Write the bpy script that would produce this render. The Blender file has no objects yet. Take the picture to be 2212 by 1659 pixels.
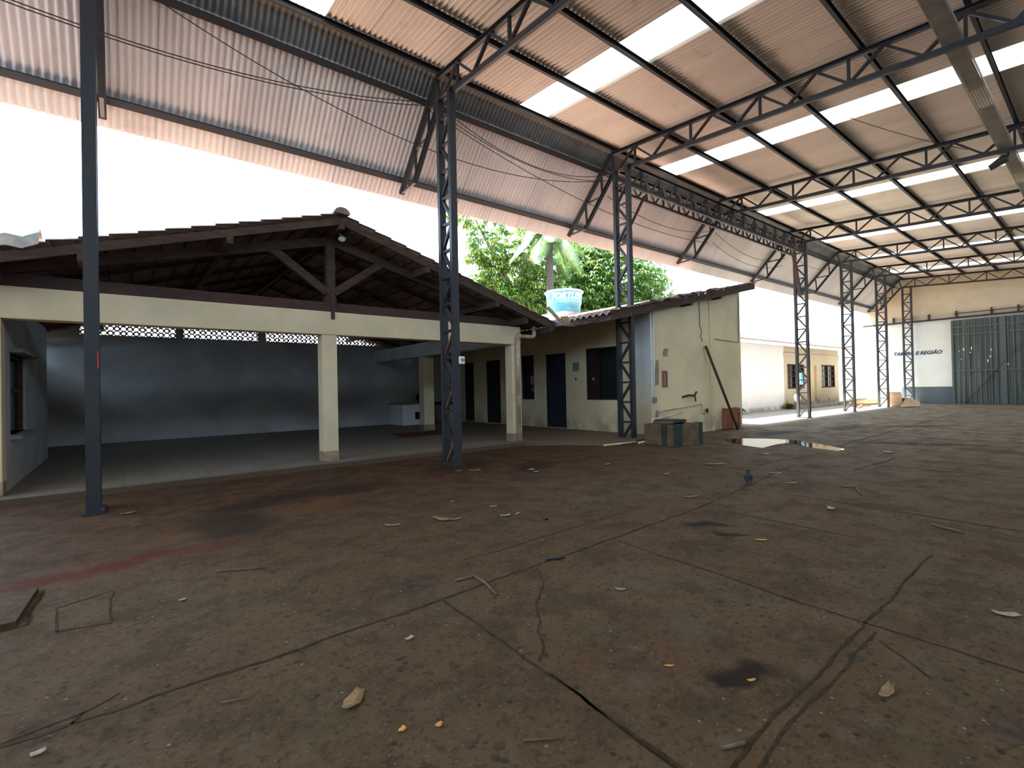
import bpy, math, random
from mathutils import Vector, Matrix
random.seed(7)
C = bpy.context.scene.collection
PI = math.pi

# ------------------------------------------------------------------ mesh builder
class MB:
    def __init__(s): s.v = []; s.f = []; s.sm = []
    def add(s, vs, fs, smooth=False):
        b = len(s.v); s.v += [tuple(p) for p in vs]
        for f in fs: s.f.append(tuple(b + i for i in f)); s.sm.append(smooth)
        return s
    def box(s, x0, y0, z0, x1, y1, z1):
        vs = [(x0,y0,z0),(x1,y0,z0),(x1,y1,z0),(x0,y1,z0),(x0,y0,z1),(x1,y0,z1),(x1,y1,z1),(x0,y1,z1)]
        return s.add(vs, [(0,3,2,1),(4,5,6,7),(0,1,5,4),(1,2,6,5),(2,3,7,6),(3,0,4,7)])
    def beam(s, p, q, w, h, up=(0,0,1)):
        """bar from p to q; w across, h along `up`"""
        p = Vector(p); q = Vector(q); d = (q - p).normalized(); up = Vector(up)
        if abs(d.dot(up)) > .98: up = Vector((1,0,0)) if abs(d.x) < .9 else Vector((0,1,0))
        a = d.cross(up).normalized(); b = a.cross(d).normalized()
        vs = []
        for c in (p, q):
            for i, j in ((-1,-1),(1,-1),(1,1),(-1,1)): vs.append(c + a*(i*w/2) + b*(j*h/2))
        return s.add(vs, [(3,2,1,0),(4,5,6,7),(0,1,5,4),(1,2,6,5),(2,3,7,6),(3,0,4,7)])
    def channel(s, p, q, w, h, t, side=1, up=(0,0,1)):
        """C profile: web of height h, flanges of width w turned to `side`"""
        p = Vector(p); q = Vector(q); d = (q - p).normalized(); up = Vector(up)
        if abs(d.dot(up)) > .98: up = Vector((1,0,0))
        a = d.cross(up).normalized()*side; b = Vector(up - d*up.dot(d)).normalized()
        s.beam(p - a*(w/2 - t/2), q - a*(w/2 - t/2), t, h, up)
        s.beam(p + b*(h/2 - t/2) , q + b*(h/2 - t/2), w, t, up)
        s.beam(p - b*(h/2 - t/2) , q - b*(h/2 - t/2), w, t, up)
        return s
    def tube(s, pts, r, n=8, cap=True, radii=None):
        pts = [Vector(p) for p in pts]; rings = []; prev = None
        for i, p in enumerate(pts):
            if i == 0: d = pts[1] - p
            elif i == len(pts) - 1: d = p - pts[i-1]
            else: d = (pts[i+1] - p).normalized() + (p - pts[i-1]).normalized()
            d.normalize()
            if prev is None:
                u = Vector((0,0,1)) if abs(d.z) < .9 else Vector((1,0,0))
                a = d.cross(u).normalized()
            else:
                a = prev - d*prev.dot(d); a.normalize()
            prev = a; b = d.cross(a); rr = radii[i] if radii else r
            rings.append([p + (a*math.cos(2*PI*k/n) + b*math.sin(2*PI*k/n))*rr for k in range(n)])
        vs = [v for g in rings for v in g]; fs = []
        for i in range(len(pts)-1):
            for k in range(n):
                k2 = (k+1) % n; fs.append((i*n+k, i*n+k2, (i+1)*n+k2, (i+1)*n+k))
        if cap:
            fs.append(tuple(range(n-1,-1,-1))); fs.append(tuple((len(pts)-1)*n + k for k in range(n)))
        return s.add(vs, fs, True)
    def lathe(s, c, prof, n=32, cap=True):
        c = Vector(c); vs = []; fs = []
        for r, z in prof:
            for k in range(n): vs.append((c.x + r*math.cos(2*PI*k/n), c.y + r*math.sin(2*PI*k/n), c.z + z))
        for i in range(len(prof)-1):
            for k in range(n):
                k2 = (k+1) % n; fs.append((i*n+k, i*n+k2, (i+1)*n+k2, (i+1)*n+k))
        if cap:
            fs.append(tuple(range(n-1,-1,-1))); fs.append(tuple((len(prof)-1)*n + k for k in range(n)))
        return s.add(vs, fs, True)
    def prism(s, poly, z0, z1):
        n = len(poly)
        vs = [(x,y,z0) for x,y in poly] + [(x,y,z1) for x,y in poly]
        return s.add(vs, [tuple(range(n-1,-1,-1)), tuple(range(n,2*n))] + [(i,(i+1)%n,n+(i+1)%n,n+i) for i in range(n)])
    def extr(s, poly3, off):
        """closed polygon of 3-D points pushed along off"""
        n = len(poly3); o = Vector(off)
        vs = [Vector(p) for p in poly3] + [Vector(p) + o for p in poly3]
        return s.add(vs, [tuple(range(n-1,-1,-1)), tuple(range(n,2*n))] + [(i,(i+1)%n,n+(i+1)%n,n+i) for i in range(n)])
    def quad(s, a, b, c, d): return s.add([a,b,c,d], [(0,1,2,3)])
    def grid(s, rows, smooth=False):
        m = len(rows[0]); vs = [p for r in rows for p in r]
        return s.add(vs, [(i*m+j, i*m+j+1, (i+1)*m+j+1, (i+1)*m+j) for i in range(len(rows)-1) for j in range(m-1)], smooth)
    def blob(s, c, rx, ry, rz, n=14, m=9, rot=None):
        c = Vector(c); rows = []
        for i in range(m+1):
            t = PI*i/m; row = []
            for k in range(n+1):
                a = 2*PI*k/n
                p = Vector((rx*math.sin(t)*math.cos(a), ry*math.sin(t)*math.sin(a), rz*math.cos(t)))
                if rot: p = rot @ p
                row.append(c + p)
            rows.append(row)
        return s.grid(rows, True)
    def build(s, name, mat=None, parent=None, bevel=0, solid=0):
        off = Vector((0,0,0))
        if parent is not None:
            q = parent
            while q is not None: off += q.location; q = q.parent
        me = bpy.data.meshes.new(name)
        me.from_pydata([tuple(Vector(p) - off) for p in s.v], [], s.f)
        me.polygons.foreach_set('use_smooth', s.sm); me.update()
        o = bpy.data.objects.new(name, me); C.objects.link(o)
        if mat is not None: me.materials.append(mat)
        if parent is not None: o.parent = parent
        if solid:
            md = o.modifiers.new('solid','SOLIDIFY'); md.thickness = solid; md.offset = 0
        if bevel:
            md = o.modifiers.new('bevel','BEVEL'); md.width = bevel; md.segments = 2; md.limit_method = 'ANGLE'
        return o

def tag(o, label, cat, group=None, kind=None):
    if label: o['label'] = label
    if cat: o['category'] = cat
    if group: o['group'] = group
    if kind: o['kind'] = kind
    return o
def thing(name, label, cat, loc=(0,0,0), group=None):
    o = bpy.data.objects.new(name, None); C.objects.link(o); o.location = loc; o.empty_display_size = .1
    return tag(o, label, cat, group)
def struct(o): o['kind'] = 'structure'; return o
def dup(root, loc, label, group=None):
    r = root.copy(); C.objects.link(r); r.location = loc; r['label'] = label
    if group: r['group'] = group
    for ch in list(root.children):
        c = ch.copy(); C.objects.link(c); c.parent = r
        for g in ch.children:
            d = g.copy(); C.objects.link(d); d.parent = c
    return r

# ------------------------------------------------------------------ materials
class NT:
    def __init__(s, name):
        s.m = bpy.data.materials.new(name); s.m.use_nodes = True; s.t = s.m.node_tree
        s.b = s.t.nodes['Principled BSDF']; s.out = s.t.nodes['Material Output']
    def n(s, kind, **kw):
        x = s.t.nodes.new(kind)
        for k, v in kw.items(): setattr(x, k, v)
        return x
    def put(s, sock, v):
        if isinstance(v, bpy.types.NodeSocket): s.t.links.new(v, sock)
        else:
            if sock.type == 'RGBA' and len(v) == 3: v = (*v, 1)
            sock.default_value = v
    def math(s, op, a, b=0.0, clamp=False):
        x = s.n('ShaderNodeMath', operation=op, use_clamp=clamp); s.put(x.inputs[0], a); s.put(x.inputs[1], b); return x.outputs[0]
    def mix(s, f, a, b):
        x = s.n('ShaderNodeMix', data_type='RGBA'); s.put(x.inputs[0], f); s.put(x.inputs[6], a); s.put(x.inputs[7], b); return x.outputs[2]
    def noise(s, scale, detail=4, vec=None, rough=.55, sc=None):
        if vec is None: vec = s.pos()
        if sc:
            mp = s.n('ShaderNodeMapping'); s.put(mp.inputs[0], vec); mp.inputs['Scale'].default_value = sc; vec = mp.outputs[0]
        x = s.n('ShaderNodeTexNoise'); s.put(x.inputs['Vector'], vec)
        x.inputs['Scale'].default_value = scale; x.inputs['Detail'].default_value = detail; x.inputs['Roughness'].default_value = rough
        return x.outputs[0]
    def pos(s):
        if not hasattr(s, '_p'): s._p = s.n('ShaderNodeNewGeometry').outputs['Position']
        return s._p
    def obj(s): return s.n('ShaderNodeTexCoord').outputs['Object']
    def ss(s, v, lo, hi, a=0.0, b=1.0):
        x = s.n('ShaderNodeMapRange', interpolation_type='SMOOTHSTEP'); s.put(x.inputs[0], v)
        x.inputs[1].default_value = lo; x.inputs[2].default_value = hi; x.inputs[3].default_value = a; x.inputs[4].default_value = b
        return x.outputs[0]
    def bump(s, h, st=.3, dist=.01):
        x = s.n('ShaderNodeBump'); x.inputs['Strength'].default_value = st; x.inputs['Distance'].default_value = dist
        s.put(x.inputs['Height'], h); s.put(s.b.inputs['Normal'], x.outputs[0])

def mat(name, c1, c2=None, rough=.8, scale=3., metal=0., bump=0., spec=.3, obj=False, sc=None, lo=.35, hi=.65):
    t = NT(name); t.b.inputs['Roughness'].default_value = rough; t.b.inputs['Metallic'].default_value = metal
    t.b.inputs['Specular IOR Level'].default_value = spec
    vec = t.obj() if obj else None
    if c2 is None: t.b.inputs['Base Color'].default_value = (*c1, 1)
    else:
        f = t.ss(t.noise(scale, 5, vec, sc=sc), lo, hi); t.put(t.b.inputs['Base Color'], t.mix(f, c1, c2))
    if bump: t.bump(t.noise(scale*8, 4, vec), .4, bump)
    return t.m

M = {}
M['steel'] = mat('dark_steel', (.021,.026,.034), (.030,.028,.029), .55, 2.2, .0, spec=.4)
M['steel_far'] = M['steel']
M['rust'] = mat('rust_brown_steel', (.15,.075,.04), (.07,.045,.033), .75, 4)
M['rustdark'] = mat('red_oxide_steel', (.07,.035,.026), (.045,.03,.026), .7, 3)
M['cap'] = mat('ridge_zinc', (.20,.20,.19), (.15,.15,.145), .5, 1.5)
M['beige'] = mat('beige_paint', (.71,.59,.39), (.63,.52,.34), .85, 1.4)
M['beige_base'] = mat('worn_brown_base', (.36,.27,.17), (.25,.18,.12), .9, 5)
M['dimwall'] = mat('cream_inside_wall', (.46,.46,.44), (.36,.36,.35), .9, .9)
M['wood'] = mat('dark_timber', (.085,.05,.035), (.05,.032,.025), .8, 3, sc=(1,4,4))
M['woodpale'] = mat('pale_timber', (.46,.33,.2), (.36,.25,.15), .8, 4, sc=(4,1,1))
M['tile'] = mat('clay_tile', (.35,.24,.185), (.22,.15,.118), .9, 5, lo=.3, hi=.7)
M['tileunder'] = M['tile']
M['black'] = mat('dark_interior', (.012,.013,.016), None, .9)
M['blackdoor'] = mat('dark_door', (.012,.016,.025), (.02,.024,.032), .6, 2)
M['shutter'] = mat('maroon_shutter', (.03,.014,.014), (.022,.012,.013), .6, 3)
M['glassdark'] = mat('dark_glass', (.008,.014,.014), None, .15, spec=.5)
M['pvc'] = mat('pvc', (.66,.62,.5), (.5,.42,.3), .5, 3)
M['pvcstain'] = mat('pvc_stained', (.60,.53,.38), (.36,.24,.14), .55, 2.2)
M['white'] = mat('white_paint', (.8,.8,.78), (.72,.72,.7), .7, 2)
M['blueplastic'] = mat('blue_plastic', (.10,.42,.68), (.22,.55,.76), .45, 3)
M['tankblue'] = mat('faded_blue_tank', (.035,.20,.31), (.12,.30,.37), .5, 1.6, sc=(1,1,2.5))
M['tanklid'] = mat('white_lid', (.4,.42,.43), None, .5)
M['trunk'] = mat('bark', (.22,.16,.11), (.12,.085,.06), .95, 6, bump=.02)
M['palmtrunk'] = mat('palm_bark', (.06,.05,.042), (.035,.03,.027), .95, 8, sc=(1,1,5), bump=.02)
M['card'] = mat('cardboard', (.46,.32,.2), (.38,.26,.16), .9, 3)
M['brick'] = mat('red_clay_block', (.33,.13,.075), (.22,.09,.055), .9, 5)
M['dryleaf'] = mat('dry_leaf', (.27,.16,.07), (.17,.10,.045), .9, 30)
M['orangeleaf'] = mat('orange_leaf', (.6,.3,.07), (.45,.2,.05), .8, 30)
M['paper'] = mat('paper', (.30,.26,.2), (.22,.185,.14), .9, 20)
M['twig'] = mat('twig', (.15,.10,.065), (.09,.06,.04), .9, 20)
M['gate'] = mat('grey_green_gate', (.13,.15,.14), (.05,.058,.053), .6, 2.2, sc=(1,6,.12), lo=.3, hi=.7)  # vertical streaks put the light and shade of the ribs into the colour
M['gateframe'] = mat('grey_gate_frame', (.10,.12,.115), None, .6)
M['plaster_grey'] = mat('grey_render', (.34,.33,.31), (.22,.21,.2), .9, 2)
M['redmat'] = mat('dark_red_mat', (.12,.02,.022), (.08,.018,.02), .95, 8)
M['sign_green'] = mat('green_plaque', (.10,.22,.16), (.14,.26,.2), .6, 8)
M['cable'] = mat('cable', (.04,.03,.028), None, .7)
M['crump'] = mat('crumpled_sheet', (.62,.56,.45), (.34,.33,.33), .55, 3)
M['tray'] = mat('galvanised_tray', (.36,.32,.27), (.28,.25,.21), .6, 3)
M['lampbody'] = mat('lamp_body', (.05,.04,.042), None, .5)
M['lampglass'] = mat('lamp_glass', (.6,.6,.55), None, .2)
M['ink'] = mat('navy_lettering', (.035,.045,.09), None, .7)
M['inkwhite'] = mat('white_lettering', (.85,.88,.9), None, .6)

def sheetmat(name='roof_sheet', c1=(.75,.67,.60), c2=(.65,.58,.52)):
    t = NT(name); sp = t.n('ShaderNodeSeparateXYZ'); t.put(sp.inputs[0], t.pos())
    c = t.mix(t.ss(t.noise(.6, 5, sc=(1.5,.4,.4)), .35, .65), c1, c2)
    c = t.mix(t.ss(t.noise(1, 4, sc=(9,.25,.25)), .52, .75, 0, .45), c, (.46,.40,.35))
    fr = t.math('FRACT', t.math('MULTIPLY', sp.outputs[0], 1/1.05))
    seam = t.ss(t.math('ABSOLUTE', t.math('SUBTRACT', fr, .5)), .0, .016, 1, 0)
    c = t.mix(t.math('MULTIPLY', seam, .55), c, (.25,.21,.19))
    c = t.mix(t.ss(t.noise(2.3, 6), .62, .74, 0, .35), c, (.40,.32,.26))
    t.put(t.b.inputs['Base Color'], c); t.b.inputs['Roughness'].default_value = .55; t.b.inputs['Specular IOR Level'].default_value = .3
    return t.m
M['sheet'] = sheetmat(); M['skirt'] = sheetmat('overhang_sheet', (.60,.56,.54), (.50,.47,.46))  # overhang sheets get their own darker, cooler base colour
def leafmat(name, a, b, c):
    t = NT(name); oi = t.noise(1.3, 3); f = t.ss(oi, .35, .62)
    col = t.mix(f, a, b); f2 = t.ss(t.noise(7, 2), .5, .7); col = t.mix(f2, col, c)
    t.put(t.b.inputs['Base Color'], col); t.b.inputs['Roughness'].default_value = .45
    tr = t.n('ShaderNodeBsdfTranslucent'); t.put(tr.inputs[0], col)
    mx = t.n('ShaderNodeMixShader'); mx.inputs[0].default_value = .35
    t.t.links.new(t.b.outputs[0], mx.inputs[1]); t.t.links.new(tr.outputs[0], mx.inputs[2]); t.t.links.new(mx.outputs[0], t.out.inputs[0])
    return t.m
M['leaf_light'] = leafmat('mango_leaf_light', (.075,.17,.024), (.19,.26,.036), (.03,.085,.018))
M['leaf_dark'] = leafmat('mango_leaf', (.045,.12,.017), (.125,.20,.028), (.022,.066,.015))
M['frond'] = leafmat('palm_frond', (.045,.10,.025), (.11,.16,.05), (.025,.06,.018))

def skymat():
    t = NT('translucent_panel'); col = (.15,.155,.15,1)
    tr = t.n('ShaderNodeBsdfTranslucent'); tr.inputs[0].default_value = col
    mx = t.n('ShaderNodeMixShader'); mx.inputs[0].default_value = .8
    t.b.inputs['Base Color'].default_value = (.7,.7,.68,1); t.b.inputs['Roughness'].default_value = .6
    t.t.links.new(t.b.outputs[0], mx.inputs[1]); t.t.links.new(tr.outputs[0], mx.inputs[2]); t.t.links.new(mx.outputs[0], t.out.inputs[0])
    return t.m
M['skylight'] = skymat()

def watermat():
    t = NT('puddle_water'); t.b.inputs['Base Color'].default_value = (.03,.025,.02,1); t.b.inputs['Roughness'].default_value = .03
    t.b.inputs['Specular IOR Level'].default_value = .9
    t.bump(t.noise(6, 2), .05, .01)
    return t.m
M['water'] = watermat()

def wallmat(name, base, dark, stain, low=.9):
    """painted plaster with blotches, scuffs and a dirty foot"""
    t = NT(name); p = t.pos(); sep = t.n('ShaderNodeSeparateXYZ'); t.put(sep.inputs[0], p)
    col = t.mix(t.ss(t.noise(.8, 5), .4, .68), base, dark)
    foot = t.math('MULTIPLY', t.ss(sep.outputs[2], .1, low, 1, 0), t.ss(t.noise(2.2, 5), .35, .62))
    col = t.mix(t.math('MULTIPLY', foot, .75), col, stain)
    spots = t.ss(t.noise(9, 3, sc=(1,1,.6)), .70, .76); col = t.mix(t.math('MULTIPLY', spots, .6), col, stain)
    drip = t.ss(t.noise(3.5, 3, sc=(3,3,.25)), .66, .78); col = t.mix(t.math('MULTIPLY', drip, .35), col, stain)
    t.put(t.b.inputs['Base Color'], col); t.b.inputs['Roughness'].default_value = .9; t.b.inputs['Specular IOR Level'].default_value = .2
    t.bump(t.noise(30, 4), .25, .006)
    return t.m
M['annex'] = wallmat('annex_plaster', (.77,.635,.40), (.67,.55,.345), (.30,.24,.15))
M['farwall'] = wallmat('far_wall_plaster', (.62,.52,.37), (.54,.45,.33), (.36,.29,.21), .3)
M['farwhite'] = wallmat('far_wall_white', (.72,.72,.66), (.66,.65,.6), (.5,.46,.4), .2)
M['fargrey'] = mat('grey_wainscot', (.10,.125,.14), (.08,.105,.12), .8, 1.2)
M['housecream'] = wallmat('house_cream', (.60,.52,.38), (.54,.47,.36), (.12,.12,.10), .9)
M['housewhite'] = wallmat('house_white', (.93,.92,.9), (.9,.89,.87), (.4,.38,.34), .3)  # on the left house wall this white stands in for sunlight
M['tank_conc'] = mat('old_concrete', (.17,.115,.068), (.105,.075,.047), .95, 4, bump=.01)
M['tank_green'] = mat('faded_green_paint', (.036,.05,.038), (.028,.038,.03), .85, 4)

# ------------------------------------------------------------------ floor
def floormat():
    t = NT('yard_concrete'); p = t.pos()
    wob = t.n('ShaderNodeTexNoise'); t.put(wob.inputs['Vector'], p); wob.inputs['Scale'].default_value = 3.; wob.inputs['Detail'].default_value = 4
    sw = t.n('ShaderNodeSeparateXYZ'); t.put(sw.inputs[0], wob.outputs['Color'])
    sp = t.n('ShaderNodeSeparateXYZ'); t.put(sp.inputs[0], p)
    X0, Y0 = sp.outputs[0], sp.outputs[1]
    X = t.math('ADD', X0, t.math('MULTIPLY', t.math('SUBTRACT', sw.outputs[0], .5), .10))
    Y = t.math('ADD', Y0, t.math('MULTIPLY', t.math('SUBTRACT', sw.outputs[1], .5), .10))
    XW = t.math('ADD', X0, t.math('MULTIPLY', t.math('SUBTRACT', sw.outputs[0], .5), .55))
    YW = t.math('ADD', Y0, t.math('MULTIPLY', t.math('SUBTRACT', sw.outputs[1], .5), .55))
    n1 = t.noise(.35, 3); n2 = t.noise(2.2, 5, rough=.65); n3 = t.noise(24, 3, rough=.7)
    base = t.mix(t.ss(n1, .36, .64), (.165,.096,.046), (.185,.120,.063))
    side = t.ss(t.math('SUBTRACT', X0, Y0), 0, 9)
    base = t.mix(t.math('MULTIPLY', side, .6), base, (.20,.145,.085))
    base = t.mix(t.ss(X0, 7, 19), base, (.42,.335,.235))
    redband = t.math('MULTIPLY', t.ss(Y0, 4.2, 7.2), t.ss(X0, 9.5, 6.5))
    base = t.mix(t.math('MULTIPLY', redband, t.ss(n2, .3, .6, .35, .95)), base, (.135,.066,.036))
    n4 = t.noise(.9, 3, rough=.6); n5 = t.noise(1.7, 4, rough=.7, sc=(1.2,.8,1))
    base = t.mix(t.ss(n4, .46, .66, 0, .5), base, (.155,.075,.042))
    base = t.mix(t.ss(n5, .50, .66, 0, .6), base, (.115,.088,.045))
    base = t.mix(t.ss(n2, .46, .62, 0, .45), base, (.075,.048,.028))
    base = t.mix(t.ss(t.noise(6, 4, rough=.75), .52, .66, 0, .6), base, (.20,.145,.09))
    base = t.mix(t.ss(t.noise(11, 4, rough=.8), .54, .66, 0, .6), base, (.055,.036,.023))
    base = t.mix(t.ss(n3, .52, .66, 0, .6), base, (.055,.037,.024))
    base = t.mix(t.ss(t.noise(38, 2, rough=.8), .56, .70, 0, .5), base, (.23,.17,.11))
    def dots(scale, rad, keep, col, amt):
        v = t.n('ShaderNodeTexVoronoi'); t.put(v.inputs['Vector'], p); v.inputs['Scale'].default_value = scale
        sc_ = t.n('ShaderNodeSeparateColor'); t.put(sc_.inputs[0], v.outputs['Color'])
        m_ = t.math('MULTIPLY', t.ss(v.outputs['Distance'], rad*.6, rad, 1, 0), t.math('GREATER_THAN', sc_.outputs[0], keep))
        return t.mix(t.math('MULTIPLY', m_, amt), base, col)
    base = dots(9, .16, .55, (.05,.033,.022), .8)
    base = dots(5, .10, .6, (.045,.03,.02), .75)
    base = dots(13, .13, .8, (.40,.33,.25), .75)
    base = dots(6, .055, .6, (.5,.43,.34), .8)
    base = dots(27, .2, .75, (.30,.24,.17), .6)
    def ell(cx, cy, rx, ry, ang=0, soft=.45, w=True):
        a, b = (XW, YW) if w else (X, Y)
        dx = t.math('SUBTRACT', a, cx); dy = t.math('SUBTRACT', b, cy); c, s_ = math.cos(ang), math.sin(ang)
        u = t.math('ADD', t.math('MULTIPLY', dx, c/rx), t.math('MULTIPLY', dy, s_/rx))
        v = t.math('ADD', t.math('MULTIPLY', dx, -s_/ry), t.math('MULTIPLY', dy, c/ry))
        d = t.math('SQRT', t.math('ADD', t.math('MULTIPLY', u, u), t.math('MULTIPLY', v, v)))
        return t.ss(d, 1 - soft, 1 + soft*.4, 1, 0)
    def acc(items, **k):
        m = None
        for e in items:
            q = ell(*e, **k); m = q if m is None else t.math('MAXIMUM', m, q)
        return m
    rd = acc([(-.2,5.58,.75,.24,.1),(.35,5.66,.5,.2,.15)], soft=.7)
    base = t.mix(t.math('MULTIPLY', rd, t.ss(n2, .3, .6, .35, .9)), base, (.17,.036,.022))
    oc = acc([(.55,6.35,.6,.28,.3),(2.1,6.75,.8,.3,.5)], soft=.7)
    base = t.mix(t.math('MULTIPLY', oc, .7), base, (.20,.105,.048))
    dk = acc([(1.7,7.5,1.3,.42,.35),(2.7,7.45,.7,.45,.3),(.95,6.5,.5,.9,.2),(5.15,8.05,1.0,.55,.1),(6.1,7.0,.8,.4,.5),
              (18.4,5.62,1.5,.45,0),(14.6,2.95,1.6,.28,-1.2),(15.3,6.5,1.0,.5,0),(20,4.3,1.4,.4,-.8)], soft=.6)
    base = t.mix(t.math('MULTIPLY', dk, .72), base, (.045,.03,.022))
    oil = acc([(4.9,2.80,.30,.13,-1.0),(4.76,2.45,.22,.08,-1.2),(2.5,1.24,.22,.13,-.5),(2.38,1.24,.12,.1,0)], soft=.6)
    base = t.mix(t.math('MULTIPLY', oil, .85), base, (.022,.014,.012))
    pale = acc([(2.7,1.75,.2,.12,.4),(2.05,1.55,.12,.08,0),(3.1,2.35,.25,.15,.5)], soft=.8)
    base = t.mix(t.math('MULTIPLY', pale, .35), base, (.2,.165,.125))
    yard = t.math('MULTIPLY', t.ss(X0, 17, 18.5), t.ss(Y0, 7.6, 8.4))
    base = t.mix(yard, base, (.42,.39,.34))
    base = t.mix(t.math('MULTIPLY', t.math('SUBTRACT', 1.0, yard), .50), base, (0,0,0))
    t.put(t.b.inputs['Base Color'], base)
    t.put(t.b.inputs['Roughness'], t.ss(n2, .3, .7, .75, .92)); t.b.inputs['Specular IOR Level'].default_value = .08
    h = t.math('ADD', t.math('MULTIPLY', n3, .35), t.math('MULTIPLY', n2, .6)); 
    t.bump(h, .5, .012)
    return t.m
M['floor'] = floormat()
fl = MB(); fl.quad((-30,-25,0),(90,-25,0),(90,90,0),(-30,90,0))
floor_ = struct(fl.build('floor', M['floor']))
from mathutils import noise as mnoise
# joints between slabs, gaps filled with dirt
segs = [(-3,3.0,1.8,3.06,.022),(1.8,3.06,5.7,3.26,.016),(1.77,3.04,1.70,1.32,.014),(1.70,1.32,1.66,.6,.02),(1.735,1.9,1.665,1.1,.01),
        (3.75,3.14,3.62,1.79,.014),(3.62,1.79,3.56,.3,.016),(3.56,.3,3.5,-3,.016),(5.4,1.05,3.53,1.01,.015),(3.53,1.01,1.2,.97,.016),(3.5,.94,1.2,.9,.012),
        (5.58,3.22,5.46,1.62,.016),(6.98,2.91,6.7,-2,.022),(8.42,5.16,8.46,4.22,.02),(8.46,4.22,12.3,3.9,.022),(9.65,3.74,9.61,2.82,.02),
        (9.61,2.82,11.6,2.74,.03),(10.43,2.8,10.6,-2,.03),(9.8,6.2,9.77,5.44,.02),(9.77,5.44,10.8,5.24,.02),(2.3,3.62,4.95,3.72,.01),
        (5.6,3.25,9.6,3.75,.014),(-.63,4.54,-.5,4.55,.02),(-.5,4.55,-.5,5.3,.02),(12,1.0,30,1.2,.03),(14,-2,14.2,4,.035),(18,-3,18.2,7,.04),(12,4.1,30,4.6,.035),(23,-4,23,7,.05),(.5,-1,.45,.85,.012)]
cr = [(2.68,3.07,2.51,2.79),(2.51,2.79,2.22,2.55),(2.22,2.55,2.10,2.37),(2.10,2.37,1.97,2.27),(1.97,2.27,1.87,2.10),(1.87,2.10,1.77,2.02),
      (-.38,4.76,-.35,4.52),(-.38,4.76,-.07,4.88),(-.07,4.88,-.08,4.2),(-.42,3.06,-.16,3.11),(-.16,3.11,-.03,3.2),(-.16,3.11,-.2,3.04),(-.35,4.3,-.08,4.2),(-.35,4.52,-.33,4.25),(3.4,.9,3.15,.62)]
def ribbons(segs):
    """dirt-filled gaps with ragged edges, lying in the floor"""
    mb = MB()
    for k, (ax, ay, bx, by, w) in enumerate(segs):
        L = math.hypot(bx-ax, by-ay); n = max(3, int(L/.045)); ux, uy = (bx-ax)/L, (by-ay)/L; A = []; B = []
        for i in range(n+1):
            f = i/n; x, y = ax + (bx-ax)*f, ay + (by-ay)*f
            o = .028*mnoise.noise((x*2.3, y*2.3, 1.7)) + .010*mnoise.noise((x*9, y*9, 4.1))
            h1 = w*(.58 + .55*mnoise.noise((x*6, y*6, k))); h2 = w*(.58 + .55*mnoise.noise((x*6, y*6, k + 9.5)))
            h1, h2 = max(.0012, h1), max(.0012, h2)
            A.append((x - uy*(o+h1), y + ux*(o+h1), .0022)); B.append((x - uy*(o-h2), y + ux*(o-h2), .0022))
        mb.grid([A, B])
    return mb
mj = mat('joint_dirt', (.030,.020,.012), (.052,.036,.022), .95, 14, spec=.05)
ribbons(segs).build('slab_joint', mj, floor_)
ribbons([(*c, .010) for c in cr]).build('crack', mj, floor_)
mb = MB()
for k, e in enumerate([(3.16,4.01,.10,.09),(3.70,4.17,.13,.1),(3.80,4.07,.12,.07),(4.72,4.28,.16,.12),(6.15,4.34,.22,.14),(3.14,3.54,.10,.07),               (4.07,3.77,.12,.07),(4.39,4.24,.14,.07),(3.12,4.40,.07,.05),(1.79,3.47,.22,.16),(3.12,.93,.09,.05),(2.92,.32,.1,.06),               (1.13,1.75,.028,.028),(1.17,1.62,.022,.03),(1.07,1.62,.03,.03),(1.02,1.58,.03,.02),(1.11,1.53,.04,.026),(1.19,1.58,.02,.02),(1.22,1.66,.03,.03),               (1.2,2.55,.03,.02),(1.16,2.45,.03,.025),(1.25,2.42,.03,.02)]):
    cx, cy, rx, ry = e[:4]; vs = []
    for i in range(28):
        a = 2*PI*i/28; q = 1 + .35*mnoise.noise((math.cos(a)*1.3 + k*7, math.sin(a)*1.3, 2.)) + .12*mnoise.noise((math.cos(a)*4 + k*7, math.sin(a)*4, 5.))
        vs.append((cx + rx*.85*q*math.cos(a), cy + ry*.85*q*math.sin(a), .0016))
    mb.add(vs, [tuple(range(28))])
mb.build('drip_stain', mat('drip_stain', (.036,.024,.016), (.075,.05,.032), .8, 9, spec=.1), floor_)

# ------------------------------------------------------------------ hall roof
RX0, RX1, RY0 = -9.0, 40.25, -6.9
def zc(y): return 8.0 - .068*(8.8 - y)          # centre of the trusses' top chord
def zs(y): return zc(y) + .182                   # roof sheet
SK = [(-3.6,-2.6),(1.92,2.92),(7.34,8.33),(12.9,13.85),(19.25,20.2),(25.42,26.5),(30.95,31.95),(36.4,37.4)]
def corr(x0, x1, ya, yb, za, zb, pitch=.105, amp=.024, steps=6, ny=2, nrm=(0,0,1)):
    mb = MB(); n = max(2, int((x1-x0)/pitch*steps)); rows = []
    for j in range(ny):
        f = j/(ny-1); y = ya + (yb-ya)*f; z = za + (zb-za)*f; row = []
        for i in range(n+1):
            x = x0 + (x1-x0)*i/n; a = amp*math.cos(2*PI*x/pitch)
            row.append((x, y + nrm[1]*a, z + nrm[2]*a))
        rows.append(row)
    return mb.grid(rows, True)
xs = [RX0] + [v for s in SK for v in s] + [RX1]
rb = MB()
for a, b in zip(xs[0::2], xs[1::2]):
    c_ = corr(a - .04, b + .04, RY0, 8.75, zs(RY0), zs(8.75)); rb.add(c_.v, c_.f, True)
struct(rb.build('ceiling', M['sheet']))
ordn = ['first','second','third','fourth','fifth','sixth','seventh','eighth','ninth','tenth','eleventh']
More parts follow.
